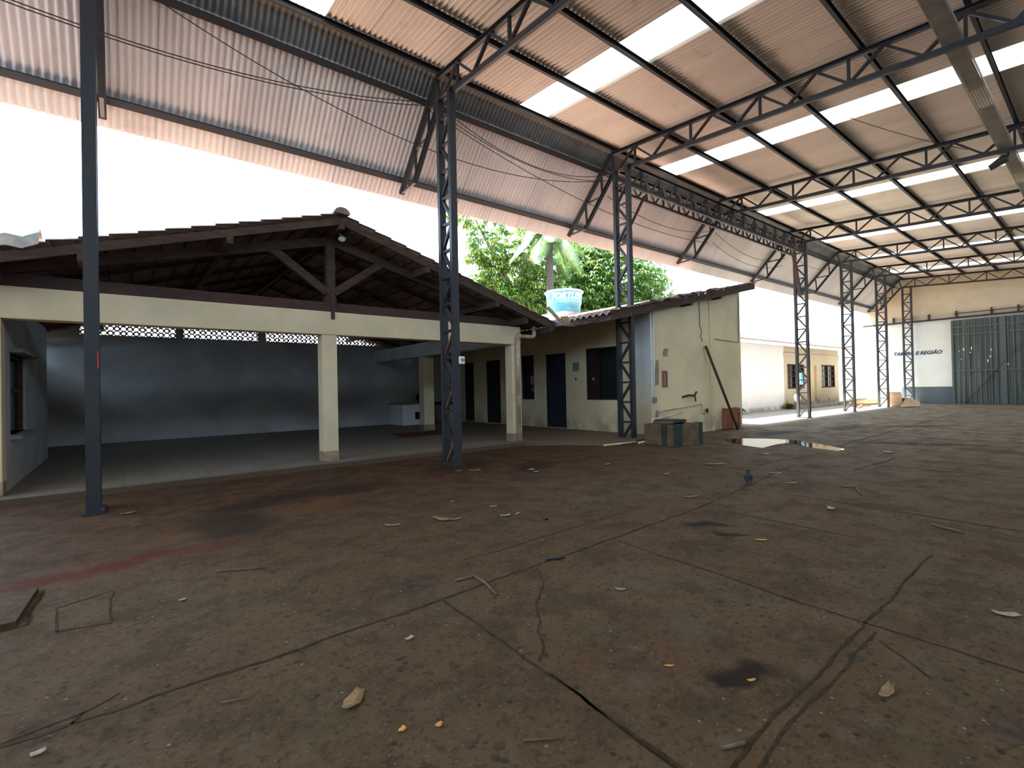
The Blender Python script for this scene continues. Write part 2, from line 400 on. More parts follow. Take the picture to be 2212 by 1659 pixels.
sk_lab = ['white translucent skylight strip at the left end of the hall roof','white translucent skylight strip at top left between leftmost and second trusses',
 'wide white translucent skylight strip between second and third trusses, above the near lattice column','long white translucent skylight strip just beyond the big truss crossing top right',
 'white translucent skylight strip just beyond the third truss, over the tied mid-span','white translucent skylight strip beyond the fourth truss, over the end of the eaves girder',
 'narrow white translucent skylight strip second from the far wall','thin white translucent skylight strip nearest the far gate wall']
for (a, b), lab in zip(SK, sk_lab):
    o = corr(a, b, RY0, 8.75, zs(RY0) + .012, zs(8.75) + .012).build('skylight_panel', M['skylight'])
    tag(o, lab, 'skylight', 'translucent roof skylights')
# overhanging skirt and ridge strip
NS = (0, .737, .676)
def sk_at(s): return (8.935 + s*.676, 8.115 - s*.737)   # point on the skirt sheet, s metres down from the ridge
(yA, zA), (yB, zB), (yE, zE) = sk_at(0.02), sk_at(.44), sk_at(2.73)
struct(corr(RX0, RX1, yB, yE, zB, zE, nrm=NS).build('ceiling_overhang', M['skirt']))
cp = corr(RX0, RX1, yA, yB, zA, zB, nrm=NS); c_ = corr(RX0, RX1, 8.815, yA, 8.155, zA, nrm=NS); cp.add(c_.v, c_.f, True)
struct(cp.build('trim_1', M['cap']))
mb = MB().beam((RX0,8.9,8.185),(RX1,8.9,8.185), .32, .05)
struct(mb.build('trim_2', M['cap']))

# purlins
pur_y = [8.70 - 1.455*k for k in range(11)]
for k, y in enumerate(pur_y):
    z = zc(y) + .045 + .052
    o = MB().channel((RX0+.1, y, z), (RX1-.1, y, z), .06, .115, .008).build('purlin', M['steel'])
    tag(o, f'dark steel roof purlin, {ordn[k]} counted from the eaves ridge' if k else 'dark steel purlin along the ridge edge of the hall roof', 'purlin', 'roof purlins')
def chord_out(s, off): return (8.81 + s*.676 + off*.737, 8.0 - s*.737 + off*.676)
for s_, lab in ((.52,'dark steel purlin along the top of the corrugated overhang'),(2.25,'dark steel purlin along the lower edge of the corrugated overhang')):
    y, z = chord_out(s_, .105)
    o = MB().beam((RX0+.1, y, z), (RX1-.1, y, z), .115, .075, (0,.737,.676)).build('purlin', M['steel'])
    tag(o, lab, 'purlin', 'overhang purlins')

# ------------------------------------------------------------------ trusses, brackets, columns
TX = [-.2, 5.2, 10.78, 16.67, 22.6, 28.2, 33.76, 39.2]
t0 = thing('roof_truss', '', 'truss', (0,0,0), 'hall roof trusses')
CH = .095
MB().channel((0,8.8,zc(8.8)), (0,RY0+.2,zc(RY0+.2)), .075, CH, .012).build('top_chord', M['steel'], t0)
MB().channel((0,8.72,zc(8.72)-.52), (0,RY0+.2,zc(RY0+.2)-.52), .075, CH, .012, -1).build('bottom_chord', M['steel'], t0)
ny_ = 8.0; top = True; prev = (8.56, zc(8.56)-.5); k = 0
while ny_ > RY0 + .3:
    p = (ny_, zc(ny_) - (.03 if top else .49))
    MB().beam((0,*prev), (0,*p), .045, .062, (1,0,0)).build('web_bar', M['steel'] if k % 4 else M['rustdark'], t0)
    if k % 3 == 0:
        MB().beam((0,ny_,zc(ny_)-.03), (0,ny_,zc(ny_)-.49), .045, .062, (1,0,0)).build('web_post', M['steel'], t0)
    prev = p; ny_ -= .545; top = not top; k += 1
MB().beam((0,8.8,zc(8.8)), (0,8.7,zc(8.7)-.52), .045, .07, (1,0,0)).build('web_post', M['steel'], t0)
b0 = thing('eaves_bracket', '', 'bracket', (0,8.8,8.0), 'cantilever brackets carrying the overhang')
MB().channel((0,8.8,8.0), (0,10.52,6.14), .105, .09, .012, 1, (0,.737,.676)).build('top_chord', M['steel'], b0)
MB().channel((0,8.76,7.42), (0,9.83,6.18), .085, .085, .012, -1, (0,.737,.676)).build('bottom_chord', M['steel'], b0)
for p, q in (((9.18,7.55),(8.74,7.43)),((9.18,7.55),(9.15,6.98)),((9.80,6.9),(9.22,6.92)),((9.80,6.9),(9.76,6.27)),((9.83,6.18),(10.5,6.15))):
    MB().beam((0,*p), (0,*q), .045, .055, (1,0,0)).build('web_bar', M['steel'], b0)
c0 = thing('lattice_column', '', 'column', (0,8.425,0), 'lattice columns along the open side')
for sy in (-1, 1):
    MB().box(-.072, 8.425 + sy*.215 - .045, 0.02, .072, 8.425 + sy*.215 + .045, 7.46).build('leg', M['steel'], c0)
MB().box(-.11, 8.12, 0, .11, 8.73, .03).build('base_plate', M['steel'], c0)
MB().box(-.075, 8.14, 7.42, .075, 8.71, 7.47).build('cap_plate', M['steel'], c0)
for k in range(14):
    z = .52 + .54*k
    if z < 7.4: MB().beam((0,8.21,z), (0,8.64,z), .07, .05).build('lacing_bar', M['steel'], c0)
    za, zb = z - .52 + .03, z
    if zb < 7.45:
        a, b = ((8.24,za),(8.61,zb)) if k % 2 else ((8.61,za),(8.24,zb))
        MB().beam((0,*a), (0,*b), .055, .06, (1,0,0)).build('lacing_bar', M['steel'], c0)
tr_lab = ['dark steel roof truss at the left end, over the leftmost lattice column','dark steel roof truss at top centre, meeting the column nearest the tiled pavilion',
 'large dark steel roof truss crossing top right from the column by the annex corner','dark steel roof truss with no column below, carried on the eaves girder',
 'dark steel roof truss at the far end of the long eaves girder','small dark steel roof truss third from the far wall','small dark steel roof truss second from the far wall','dark steel roof truss against the far gate wall']
for i, x in enumerate(TX):
    o = t0 if i == 0 else dup(t0, (x,0,0), '')
    o.location = (x,0,0); o['label'] = tr_lab[i]
    o = b0 if i == 0 else dup(b0, (x,8.8,8.0), '')
    o.location = (x,8.8,8.0); o['label'] = 'sloping lattice bracket under the overhang, at the outer end of the ' + ['leftmost','second','third','fourth','fifth','sixth','seventh','last and farthest'][i] + ' truss'
CXS = [-.295, 5.17, 10.74, 22.6, 28.2, 33.76, 39.18]
co_lab = ['leftmost dark blue-grey lattice column, standing in front of the pavilion left bay','tall dark lattice column in front of the pavilion right bay, small white box on it',
 'dark lattice column at the corner of the cream annex, in front of its dark window','dark lattice column at the edge of the sunlit yard, first beyond the annex','dark lattice column before the sunlit white yard, second beyond the annex',
 'thin far lattice column beside the cardboard box','farthest lattice column, against the lettered white wall']
for i, x in enumerate(CXS):
    o = c0 if i == 0 else dup(c0, (x,8.425,0), '')
    o.location = (x,8.425,0); o['label'] = co_lab[i]
    if i == 1:
        for ch in [c for c in o.children if c.name.startswith('lacing_bar')][1:12:4]:
            ch.data = ch.data.copy(); ch.data.materials[0] = M['rust']; ch['label'] = 'rust brown lacing bar'
# long eaves girder carrying the middle truss
g = thing('eaves_girder', 'long dark double lattice girder under the roof ridge, spanning the gap between two columns', 'girder', (10.85,8.42,6.93))
for yy in (8.2, 8.64):
    MB().channel((10.82,yy,7.46), (22.5,yy,7.46), .07, .07, .01).build('top_chord', M['steel'], g)
    MB().channel((10.82,yy,6.93), (22.5,yy,6.93), .07, .07, .01, -1).build('bottom_chord', M['steel'], g)
    x = 10.9; up = False; k = 0
    while x < 22.2:
        MB().beam((x,yy,6.95 if not up else 7.44), (x+.42,yy,7.44 if not up else 6.95), .04, .05, (0,1,0)).build('web_bar', M['rust'] if (x > 19 and k % 4 == 1) else M['steel'], g)
        if k % 2 == 0: MB().beam((x+.42,yy,6.95), (x+.42,yy,7.44), .04, .06, (0,1,0)).build('web_post', M['steel'], g)
        x += .42; up = not up; k += 1
MB().beam((10.8,8.42,5.55), (11.75,8.42,6.92), .05, .06, (0,1,0)).build('knee_brace', M['rustdark'], g)
MB().beam((22.5,8.42,5.2), (21.9,8.42,6.92), .09, .12, (0,1,0)).build('knee_brace', M['rustdark'], g)

# cable tray on the bottom chords
tr = thing('cable_tray', 'grey perforated cable tray running along the hall under the roof', 'cable tray', (9,1.62,7.1))
mb = MB(); TXa, TXb, ty0, ty1, tz = -8, 39.6, 1.50, 1.76, 7.09
for i in range(7):
    y = ty0 + (ty1-ty0)*i/6; mb.beam((TXa,y,tz),(TXb,y,tz), .012, .004)
x = 6.0
while x < 39.5: mb.beam((x,ty0,tz),(x,ty1,tz), .016, .004); x += .045
mb.build('perforated_base', M['tray'], tr)
for y in (ty0, ty1): MB().beam((TXa,y,tz+.035),(TXb,y,tz+.035), .006, .075).build('side_rail', M['tray'], tr)
MB().box(TXa,ty0+.02,tz+.012,12.95,ty1-.02,tz+.03).build('cable_bundle', M['tray'], tr)
MB().box(13.95,ty0+.02,tz+.012,19.2,ty1-.02,tz+.03).build('cable_bundle', M['tray'], tr)
MB().box(20.2,ty0+.02,tz+.012,39,ty1-.02,tz+.03).build('cable_bundle', M['tray'], tr)
lp = thing('floodlight', 'dark floodlight hanging under the cable tray near the top right skylight', 'light', (17.2,1.75,6.95))
MB().extr([(17.0,1.95,6.78),(17.0,1.62,6.90),(17.0,1.58,6.98),(17.0,1.72,7.0),(17.0,1.97,6.82)], (.3,0,0)).build('lamp_housing', M['lampbody'], lp)
MB().beam((17.15,1.62,6.95),(17.15,1.62,7.1), .03, .03).build('mounting_arm', M['lampbody'], lp)
MB().box(17.03,1.66,6.99,17.27,1.74,7.02).build('lamp_cover', M['lampglass'], lp)

# ------------------------------------------------------------------ far wall and gate
FX = 40.0
mb = MB(); mb.box(FX,-7,1.06,FX+.25,9.0,5.35); mb.box(FX,9.0,0,FX+.25,15,5.35); w = mb.build('wall_far', M['farwhite']); struct(w)
mb = MB(); mb.extr([(FX,-7,5.35),(FX,11.3,5.35),(FX,10.8,6.0),(FX,8.9,8.1),(FX,-7,zs(-7))], (.25,0,0)); mb.build('upper_wall', M['farwall'], w)
MB().box(FX-.006,-7,-.3,FX+.24,9.0,1.06).build('wainscot', M['fargrey'], w)
def text_obj(body, size, M4, name, m, parent=None, bend=None, shear=.25, off=.02):
    cu = bpy.data.curves.new(name,'FONT'); cu.body = body; cu.size = size; cu.shear = shear; cu.offset = off; cu.align_x = 'CENTER'; cu.extrude = .004
    tmp = bpy.data.objects.new(name, cu); C.objects.link(tmp)
    dg = bpy.context.evaluated_depsgraph_get(); me = bpy.data.meshes.new_from_object(tmp.evaluated_get(dg))
    bpy.data.objects.remove(tmp); bpy.data.curves.remove(cu)
    for v in me.vertices: v.co = bend(v.co) if bend else M4 @ v.co
    me.materials.clear(); me.materials.append(m); me.name = name
    o = bpy.data.objects.new(name, me); C.objects.link(o)
    if parent is not None:
        o.parent = parent; o.matrix_parent_inverse = Matrix.Translation(-parent.matrix_basis.translation) if False else Matrix.Identity(4)
        off_ = parent.location
        for v in me.vertices: v.co = v.co - off_
    return o
Mt = Matrix(((0,0,-1,FX-.012),(-1,.0,0,8.17),(0,1,0,3.13),(0,0,0,1)))
text_obj('TAMIRA E REGIÃO', .30, Mt, 'lettering', M['ink'], w, None, .3, .010)
gt = thing('sliding_gate', 'tall dark grey-green ribbed sliding gate in the far wall', 'gate', (39.85,2,0))
mb = MB(); x = 39.86; yy = 6.42; rows = [[],[]]
while yy > -3.5:
    for dy, dx in ((0,0),(.03,.045),(.10,.045),(.13,0)):
        rows[0].append((x-dx, yy-dy, .02)); rows[1].append((x-dx, yy-dy, 5.1))
    yy -= .235
mb.grid(rows); mb.build('ribbed_panel', M['gate'], gt)
for z in (2.02, 4.22, 4.66): MB().beam((39.79,6.42,z),(39.79,-3.4,z), .04, .07).build('frame_rail', M['gateframe'], gt)
for y in (6.4, 4.2): MB().beam((39.79,y,0.02),(39.79,y,5.1), .05, .10 if y > 5 else .26, (0,1,0)).build('frame_post', M['gateframe'], gt)
MB().beam((39.76,5.95,.05),(39.76,3.0,4.1), .03, .07, (1,0,0)).build('diagonal_brace', M['gate'], gt)
for (y,z,h) in ((5.9,3.3,.25),(5.55,3.35,.34),(5.6,3.1,.14),(4.7,3.2,.16),(4.75,2.8,.2),(4.85,2.55,.3),(4.02,2.3,.2),(6.1,3.2,.08),(6.02,2.7,.1)):
    MB().blob((39.812,y,z), .008, .03, h*.34).build('paint_patch', M['white'], gt)
rl = thing('gate_rail', 'dark steel overhead track with brackets along the far wall', 'rail', (39.85,5,5.28))
MB().beam((39.86,11.0,5.24),(39.86,-4,5.3), .09, .11).build('track', M['steel'], rl)
MB().beam((39.9,6.3,5.52),(39.9,-4,5.58), .05, .05).build('upper_bar', M['rust'], rl)
for y in (9.3, 8.35, 7.5, 6.2, 4.65, 3.55, 2.2, .5): MB().box(39.82,y-.04,5.25,39.98,y+.04,5.68 if y < 7 else 5.62).build('wall_bracket', M['rustdark'], rl)

# walls outside the picture that keep the hall dim
struct(MB().box(-9.4,-7.3,0,FX,-7.0,6.1).build('wall_right', M['plaster_grey']))
struct(MB().box(-9.4,-7.3,0,-9.1,8.9,5.0).build('wall_back', M['plaster_grey']))

# ------------------------------------------------------------------ pavilion
PF = .1
poly = [(-4.5,9.74),(8.15,9.72),(8.75,9.2),(9.5,8.25),(10.4,7.9),(11.75,7.86),(11.75,19.3),(-4.5,19.3)]
def tilefloor():
    t = NT('pavilion_tiles'); b = t.n('ShaderNodeTexBrick'); t.put(b.inputs['Vector'], t.pos()); b.offset = 0
    b.inputs['Scale'].default_value = 1; b.inputs['Brick Width'].default_value = .4; b.inputs['Row Height'].default_value = .4; b.inputs['Mortar Size'].default_value = .006
    b.inputs['Color1'].default_value = (.215,.19,.155,1); b.inputs['Color2'].default_value = (.19,.168,.138,1); b.inputs['Mortar'].default_value = (.10,.088,.07,1)
    sp = t.n('ShaderNodeSeparateXYZ'); t.put(sp.inputs[0], t.pos())
    c = t.mix(t.ss(t.noise(1.2, 5), .4, .7, 0, .6), b.outputs[0], (.17,.12,.08))
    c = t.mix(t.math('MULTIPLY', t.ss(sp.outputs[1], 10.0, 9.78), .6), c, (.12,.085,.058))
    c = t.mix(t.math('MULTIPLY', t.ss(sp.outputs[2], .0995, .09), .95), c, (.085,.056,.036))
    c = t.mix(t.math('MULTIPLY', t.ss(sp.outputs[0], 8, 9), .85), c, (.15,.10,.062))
    t.put(t.b.inputs['Base Color'], c); t.b.inputs['Roughness'].default_value = .6; t.b.inputs['Specular IOR Level'].default_value = .25
    return t.m
struct(MB().prism(poly, -.02, PF).build('floor_pavilion', tilefloor(), bevel=.012))
PY = 10.0
o = MB().box(-2.0,PY,2.66,8.34,PY+.3,3.13).build('front_beam', M['beige'], bevel=.012)
tag(o, 'long beige concrete beam across the front of the pavilion', 'beam')
for x0, lab in ((-1.64,'beige pavilion pillar at the left edge of the picture'),(3.15,'beige pavilion pillar in the middle of the open front'),(8.03,'beige pavilion pillar at the right corner with the drainpipe')):
    p = thing('pillar', lab, 'pillar', (x0+.15,PY+.15,PF), 'pavilion front pillars')
    MB().box(x0,PY,PF+.2,x0+.3,PY+.3,2.655).build('shaft', M['beige'], p, bevel=.012)
    MB().box(x0-.005,PY-.005,PF,x0+.305,PY+.305,PF+.2).build('worn_base', M['beige_base'], p, bevel=.01)
p = thing('pillar', 'dim pavilion pillar standing inside, behind the tall lattice column', 'pillar', (8.5,15.3,PF))
MB().box(8.15,15.05,PF+.2,8.55,15.4,2.66).build('shaft', M['beige'], p, bevel=.012); MB().box(8.145,15.045,PF,8.555,15.405,PF+.2).build('worn_base', M['beige_base'], p)
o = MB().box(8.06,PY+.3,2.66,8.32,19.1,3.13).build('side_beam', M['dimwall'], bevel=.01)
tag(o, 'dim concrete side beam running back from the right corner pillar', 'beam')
# inner walls
mb = MB()
def wall_open(mb, axis, c0_, c1_, a0, a1, z0, z1, ops):
    """wall slab between planes c0_,c1_ along the other axis, with openings (a,b,zlo,zhi)"""
    ops = sorted(ops); cur = a0
    def bx(p, q, zl, zh):
        if q - p < 1e-4 or zh - zl < 1e-4: return
        if axis == 'x': mb.box(c0_,p,zl,c1_,q,zh)
        else: mb.box(p,c0_,zl,q,c1_,zh)
    for a, b, zl, zh in ops:
        bx(cur, a, z0, z1); bx(a, b, z0, zl); bx(a, b, zh, z1); cur = b
    bx(cur, a1, z0, z1)
BY = 19.1
vents = [(-1.6,1.39),(1.6,3.8),(4.05,6.3),(6.5,8.6)]
vents = [(-.95,1.39),(1.6,3.8),(4.05,6.25),(6.4,8.55)]
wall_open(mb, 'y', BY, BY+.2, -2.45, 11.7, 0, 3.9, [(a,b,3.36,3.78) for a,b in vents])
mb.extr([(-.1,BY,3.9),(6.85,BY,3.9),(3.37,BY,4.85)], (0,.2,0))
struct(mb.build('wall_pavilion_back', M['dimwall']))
def vent_mesh(a, b):
    """openwork of round and lens-shaped holes, cast in one block"""
    mb = MB(); n = int((b-a)/.15); cw = (b-a)/n; y0, y1 = BY+.06, BY+.14
    for i in range(n):
        for j in range(3):
            cx, cz = a + (i+.5)*cw, 3.36 + (j+.5)*.14; r = cw*(.36 if (i+j) % 2 else .28); m = 12
            for k in range(m):
                t0_, t1_ = 2*PI*k/m, 2*PI*(k+1)/m
                def sq(t):
                    c, s_ = math.cos(t), math.sin(t); q = max(abs(c), abs(s_)); return cx + c/q*cw/2, cz + s_/q*.07
                a0_, a1_ = sq(t0_), sq(t1_); b0_ = (cx + math.cos(t0_)*r, cz + math.sin(t0_)*r); b1_ = (cx + math.cos(t1_)*r, cz + math.sin(t1_)*r)
                mb.quad((a0_[0],y0,a0_[1]),(a1_[0],y0,a1_[1]),(b1_[0],y0,b1_[1]),(b0_[0],y0,b0_[1]))
                mb.quad((b0_[0],y0,b0_[1]),(b1_[0],y0,b1_[1]),(b1_[0],y1,b1_[1]),(b0_[0],y1,b0_[1]))
    return mb
for (a, b), lab in zip(vents, ('leftmost','second','third','rightmost')):
    o = vent_mesh(a, b).build('vent_block_panel', M['brick']); tag(o, f'sunlit openwork vent-block panel atop the pavilion back wall, {lab} of four', 'vent', 'vent-block panels')
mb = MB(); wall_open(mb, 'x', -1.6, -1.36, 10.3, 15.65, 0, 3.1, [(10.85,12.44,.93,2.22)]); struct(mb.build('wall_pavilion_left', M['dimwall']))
struct(MB().box(-2.45,10.3,0,-2.3,19.3,2.75).build('wall_pavilion_side', M['dimwall']))
wn = thing('window_1', None, None, (-1.5,11.6,.9)); struct(wn)
MB().box(-1.5,10.85,.93,-1.46,12.44,2.22).build('pane', M['glassdark'], wn)
mb = MB(); mb.box(-1.56,10.85,.93,-1.4,10.92,2.22); mb.box(-1.56,12.37,.93,-1.4,12.44,2.22); mb.box(-1.56,10.85,2.15,-1.4,12.44,2.22); mb.box(-1.56,10.85,1.6,-1.4,12.44,1.66); mb.build('window_frame', M['wood'], wn)
MB().box(-1.62,10.78,.86,-1.22,12.55,.93).build('window_sill', M['plaster_grey'], wn)
MB().box(-1.5,10.75,2.22,-1.2,12.6,2.28).build('window_hood', M['plaster_grey'], wn)
# pavilion roof
PX, PZ, SL = 3.37, 4.95, .304
def tiles(x0, z0, x1, z1, y0, y1, course=.36, pitch=.21, amp=.03, lift=.035, jit=0.):
    """clay tile slope rising from (x0,z0) to (x1,z1); channels run up the slope"""
    mb = MB(); L = math.hypot(x1-x0, z1-z0); n = max(1, round(L/course)); m = int((y1-y0)/pitch*6); ux, uz = (x1-x0)/L, (z1-z0)/L; rnd = random.Random(3)
    for i in range(n):
        s0, s1 = i*L/n - .03, (i+1)*L/n; rows = []
        jz = [rnd.uniform(-jit, jit) for _ in range(m//6 + 2)]
        for s_, up in ((s0, lift), (s1, 0)):
            row = []
            for k in range(m+1):
                y = y0 + (y1-y0)*k/m; a = amp*math.cos(2*PI*y/pitch) + up + jz[k//6]
                row.append((x0 + ux*s_ - uz*a, y, z0 + uz*s_ + abs(ux)*a))
            rows.append(row)
        # front lip of the course
        rows = [[(p[0] - 0*ux, p[1], p[2] - lift - .012) for p in rows[0]]] + rows
        mb.grid(rows, True)
    return mb
rf = thing('tiled_roof', 'dark clay-tiled gable roof over the pavilion, seen from below', 'roof', (PX,14.5,3.3))
tiles(9.15, PZ - SL*(9.15-PX), PX, PZ, 9.4, 19.8).build('tile_slope', M['tile'], rf)
tiles(-2.5, PZ - SL*(PX+2.5), PX, PZ, 9.4, 19.8).build('tile_slope', M['tile'], rf)
mb = MB()
for k in range(27):
    y = 9.35 + k*.39; n = 8; rows = []
    for yy, r in ((y,.13),(y+.42,.105)): rows.append([(PX + r*1.15*math.cos(PI*q/n), yy, PZ + .0 + r*.9*math.sin(PI*q/n)) for q in range(n+1)])
    mb.grid(rows, True)
mb.extr([(PX + .15*math.cos(PI*q/8), 9.34, PZ + .118*math.sin(PI*q/8)) for q in range(9)], (0,.03,0))
mb.build('ridge_cap', M['tile'], rf, solid=.015)
for sgn, xe in ((1, 9.1), (-1, -2.4)):
    ze = PZ - SL*abs(xe-PX)
    MB().beam((PX,9.47,PZ-.12), (xe,9.47,ze-.12), .06, .13).build('rake_rafter', M['wood'], rf)
    for yy in (11.6,13.2,14.8,16.4,18.0): MB().beam((PX,yy,PZ-.10), (xe,yy,ze-.10), .06, .09).build('common_rafter', M['wood'], rf)
    for f in (.33, .66, .97):
        x = PX + (xe-PX)*f; z = PZ - SL*abs(x-PX) - .23
        MB().beam((x,9.42,z), (x,19.5,z), .10, .15).build('roof_purlin', M['wood'], rf)
mb = MB()
for sgn in (1,-1):
    s_ = .3
    while s_ < 5.7:
        x = PX + sgn*s_; mb.beam((x,9.45,PZ-SL*s_-.045),(x,19.6,PZ-SL*s_-.045), .04, .02); s_ += .36
mb.build('battens', M['wood'], rf)
MB().beam((PX,9.36,PZ-.2),(PX,19.5,PZ-.2), .09, .2).build('ridge_beam', M['wood'], rf)
tt = thing('timber_truss', 'dark timber king-post truss standing on the pavilion front beam', 'truss', (PX,10.15,3.13))
MB().box(-1.95,10.08,3.135,8.55,10.24,3.33).build('tie_beam', mat('maroon_timber', (.075,.036,.03), (.05,.028,.026), .75, 3), tt)
MB().box(PX-.085,10.06,3.4,PX+.085,10.22,4.72).build('king_post', M['wood'], tt)
MB().box(PX-.1,10.04,3.135,PX+.1,10.26,3.45).build('post_foot', M['wood'], tt)
MB().box(PX-.035,9.975,2.98,PX+.035,9.998,3.5).build('iron_strap', M['rustdark'], tt)
for s_ in (1,-1):
    MB().beam((PX,10.14,4.6),(PX+s_*4.85,10.14,3.36), .12, .17).build('principal_rafter', M['wood'], tt)
    MB().beam((PX+s_*.08,10.14,3.55),(PX+s_*1.1,10.14,4.28), .10, .15).build('strut', M['wood'], tt)
    MB().beam((PX+s_*4.75,9.5,3.24),(PX+s_*4.75,10.6,3.24), .12, .17).build('rafter_tail', M['wood'], tt)
fl_ = thing('roof_lamp', 'small white lamp under the ridge at the pavilion gable', 'light', (3.5,9.85,4.62))
MB().blob((3.52,9.82,4.60), .075, .05, .055).build('lamp_head', M['white'], fl_); MB().beam((3.44,9.86,4.72),(3.6,9.8,4.62), .03, .02).build('lamp_arm', M['white'], fl_)
# crumpled sheet on the left slope
mb = MB(); rows = []
for i in range(7):
    row = []
    for j in range(6):
        x = -1.9 + i*.17; y = 9.4 + j*.14; row.append((x, y, PZ - SL*(PX-x) + .10 + .045*math.sin(i*2.1 + j*1.3) + (.05 if j == 0 else .1)))
    rows.append(row)
mb.grid(rows); mb.add([(p[0],p[1]-.02,p[2]-.16) for p in [r[0] for r in rows]] + [r[0] for r in rows], [(i,i+1,8+i,7+i) for i in range(6)])
o = mb.build('crumpled_metal_sheet', M['crump'], solid=.01); tag(o, 'crumpled pale metal sheet lying on the left end of the tiled roof', 'sheet')
# gutter between the two roofs and its boards
gu = thing('valley_gutter', 'pale board-ended valley gutter between the pavilion and annex roofs', 'gutter', (9.3,9.5,3.2))
mb = MB(); mb.box(9.08,9.2,3.17,9.10,19,3.32); mb.box(9.08,9.2,3.13,9.68,19,3.15); mb.box(9.66,9.2,3.13,9.68,19,3.2); mb.build('channel', M['cap'], gu)
MB().extr([(8.62,9.28,3.58),(8.72,9.28,3.62),(9.12,9.28,3.34),(9.08,9.28,3.25)], (0,.03,0)).build('end_board', M['woodpale'], gu)
MB().extr([(9.08,9.22,3.24),(9.42,9.22,3.19),(9.36,9.22,3.40),(9.1,9.22,3.38)], (0,.03,0)).build('end_board', M['woodpale'], gu)
# drainpipe
def bend_path(pts, r=.09, n=6):
    pts = [Vector(p) for p in pts]; out = [pts[0]]
    for a, b, c in zip(pts, pts[1:], pts[2:]):
        d0 = (b-a).normalized(); d1 = (c-b).normalized(); p = b - d0*r; q = b + d1*r
        for k in range(n+1):
            t = k/n; out.append(p*(1-t)**2 + b*2*t*(1-t) + q*t*t)
    return out + [pts[-1]]
dp = thing('drainpipe', 'thick cream PVC drainpipe running down the right corner pillar', 'pipe', (8.3,9.9,.1))
MB().tube(bend_path([(8.76,9.93,3.16),(8.76,9.93,2.88),(8.17,9.93,2.88),(8.17,9.93,.12)], .1), .052, 14).build('pipe_run', M['pvcstain'], dp)
for z in (1.25, 2.3): MB().tube([(8.17,9.93,z-.02),(8.17,9.93,z+.02)], .06, 14).build('pipe_clip', M['pvcstain'], dp)
for p, q in (((8.76,9.93,2.93),(8.76,9.93,3.02)),((8.2,9.93,2.88),(8.3,9.93,2.88))): MB().tube([p,q], .06, 14).build('pipe_socket', M['pvcstain'], dp)
# things inside
ct = thing('washing_counter', 'low cream masonry counter with a dark niche at the back right of the pavilion', 'counter', (9.3,18.4,PF))
mb = MB(); wall_open(mb, 'y', 17.9, 18.0, 8.72, 10.1, PF, .92, [(9.28,9.58,.32,.62)]); mb.box(8.72,18.0,PF,8.82,19.08,.92); mb.box(10.0,18.0,PF,10.1,19.08,.92); mb.build('front', M['white'], ct)
MB().box(8.68,17.86,.92,10.14,19.08,.98).build('slab_top', M['plaster_grey'], ct); MB().box(9.26,18.02,.3,9.6,18.4,.64).build('niche', M['black'], ct)
o = thing('bundle', 'dark bundle heaped on the masonry counter', 'bag', (9.9,18.4,.98)); MB().blob((9.85,18.4,1.19), .26, .24, .2).blob((9.95,18.35,1.4), .14,.14,.14).build('cloth', M['black'], o)
ct = thing('sink_bench', 'pale bench with a dark top beside the inner annex doors', 'counter', (11.0,18.5,PF))
MB().box(10.7,18.2,PF,11.6,19.0,.86).build('front', M['dimwall'], ct); MB().box(10.66,18.15,.86,11.65,19.05,.96).build('slab_top', M['black'], ct)
o = MB().prism([(6.5,13.3),(7.9,13.35),(8.5,14.6),(6.8,14.7)], PF+.002, PF+.02).build('floor_mat', M['redmat']); tag(o, 'dark red mat lying on the pavilion floor', 'mat')
o = MB().box(3.9,12.6,PF,4.15,12.68,PF+.015).build('plastic_scrap', M['blueplastic']); tag(o, 'small turquoise scrap on the dark pavilion floor', 'scrap')

# ------------------------------------------------------------------ annex
AX, AY, AE = 11.7, 8.3, 16.95
def az(x): return 3.66 + .213*(x - AX)
mb = MB()
W1, D1, W2, D2, D3 = (9.42,10.76,1.08,2.72), (11.7,12.68,.12,2.66), (13.32,14.0,1.08,2.70), (15.34,16.28,.12,2.64), (17.2,17.9,.12,2.64)
wall_open(mb, 'x', AX, AX+.15, AY, 20, 0, 3.66, [W1,D1,W2,D2,D3]); wst = struct(mb.build('wall_annex_front', M['annex']))
mb = MB(); mb.extr([(AX+.15,AY,-.05),(AE,AY,-.05),(AE,AY,az(AE)),(AX+.15,AY,az(AX+.15))], (0,.15,0))
mb.box(14.85,AY-.035,0,15.12,AY,az(14.85)-.02); we = struct(mb.build('wall_annex_end', M['annex']))
mb = MB(); mb.box(AE-.15,AY+.15,0,AE,20,az(AE)); mb.box(AX,20,0,AE,20.15,3.66); struct(mb.build('wall_annex_rear', M['annex']))
# soft skylight at the corner, painted on as a bluish white strip fading downward
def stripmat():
    t = NT('painted_glow_strip'); c = t.mix(t.ss(t.noise(1.5, 4), .4, .65), (.74,.77,.77), (.66,.67,.65))
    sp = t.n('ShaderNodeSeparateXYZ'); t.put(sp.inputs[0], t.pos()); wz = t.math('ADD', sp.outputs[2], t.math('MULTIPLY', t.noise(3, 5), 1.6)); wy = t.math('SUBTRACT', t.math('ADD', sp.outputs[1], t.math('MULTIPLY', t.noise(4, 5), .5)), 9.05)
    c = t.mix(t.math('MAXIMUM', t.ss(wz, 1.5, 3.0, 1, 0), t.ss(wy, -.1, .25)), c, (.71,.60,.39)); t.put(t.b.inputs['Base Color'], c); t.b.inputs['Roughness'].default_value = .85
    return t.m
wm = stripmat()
MB().box(AX-.006,AY-.004,.95,AX,9.02,3.62).build('painted_sky_glow', wm, wst); 
MB().box(AX-.006,AY-.006,.95,AX+.12,AY,3.64).build('painted_sky_glow', wm, we)
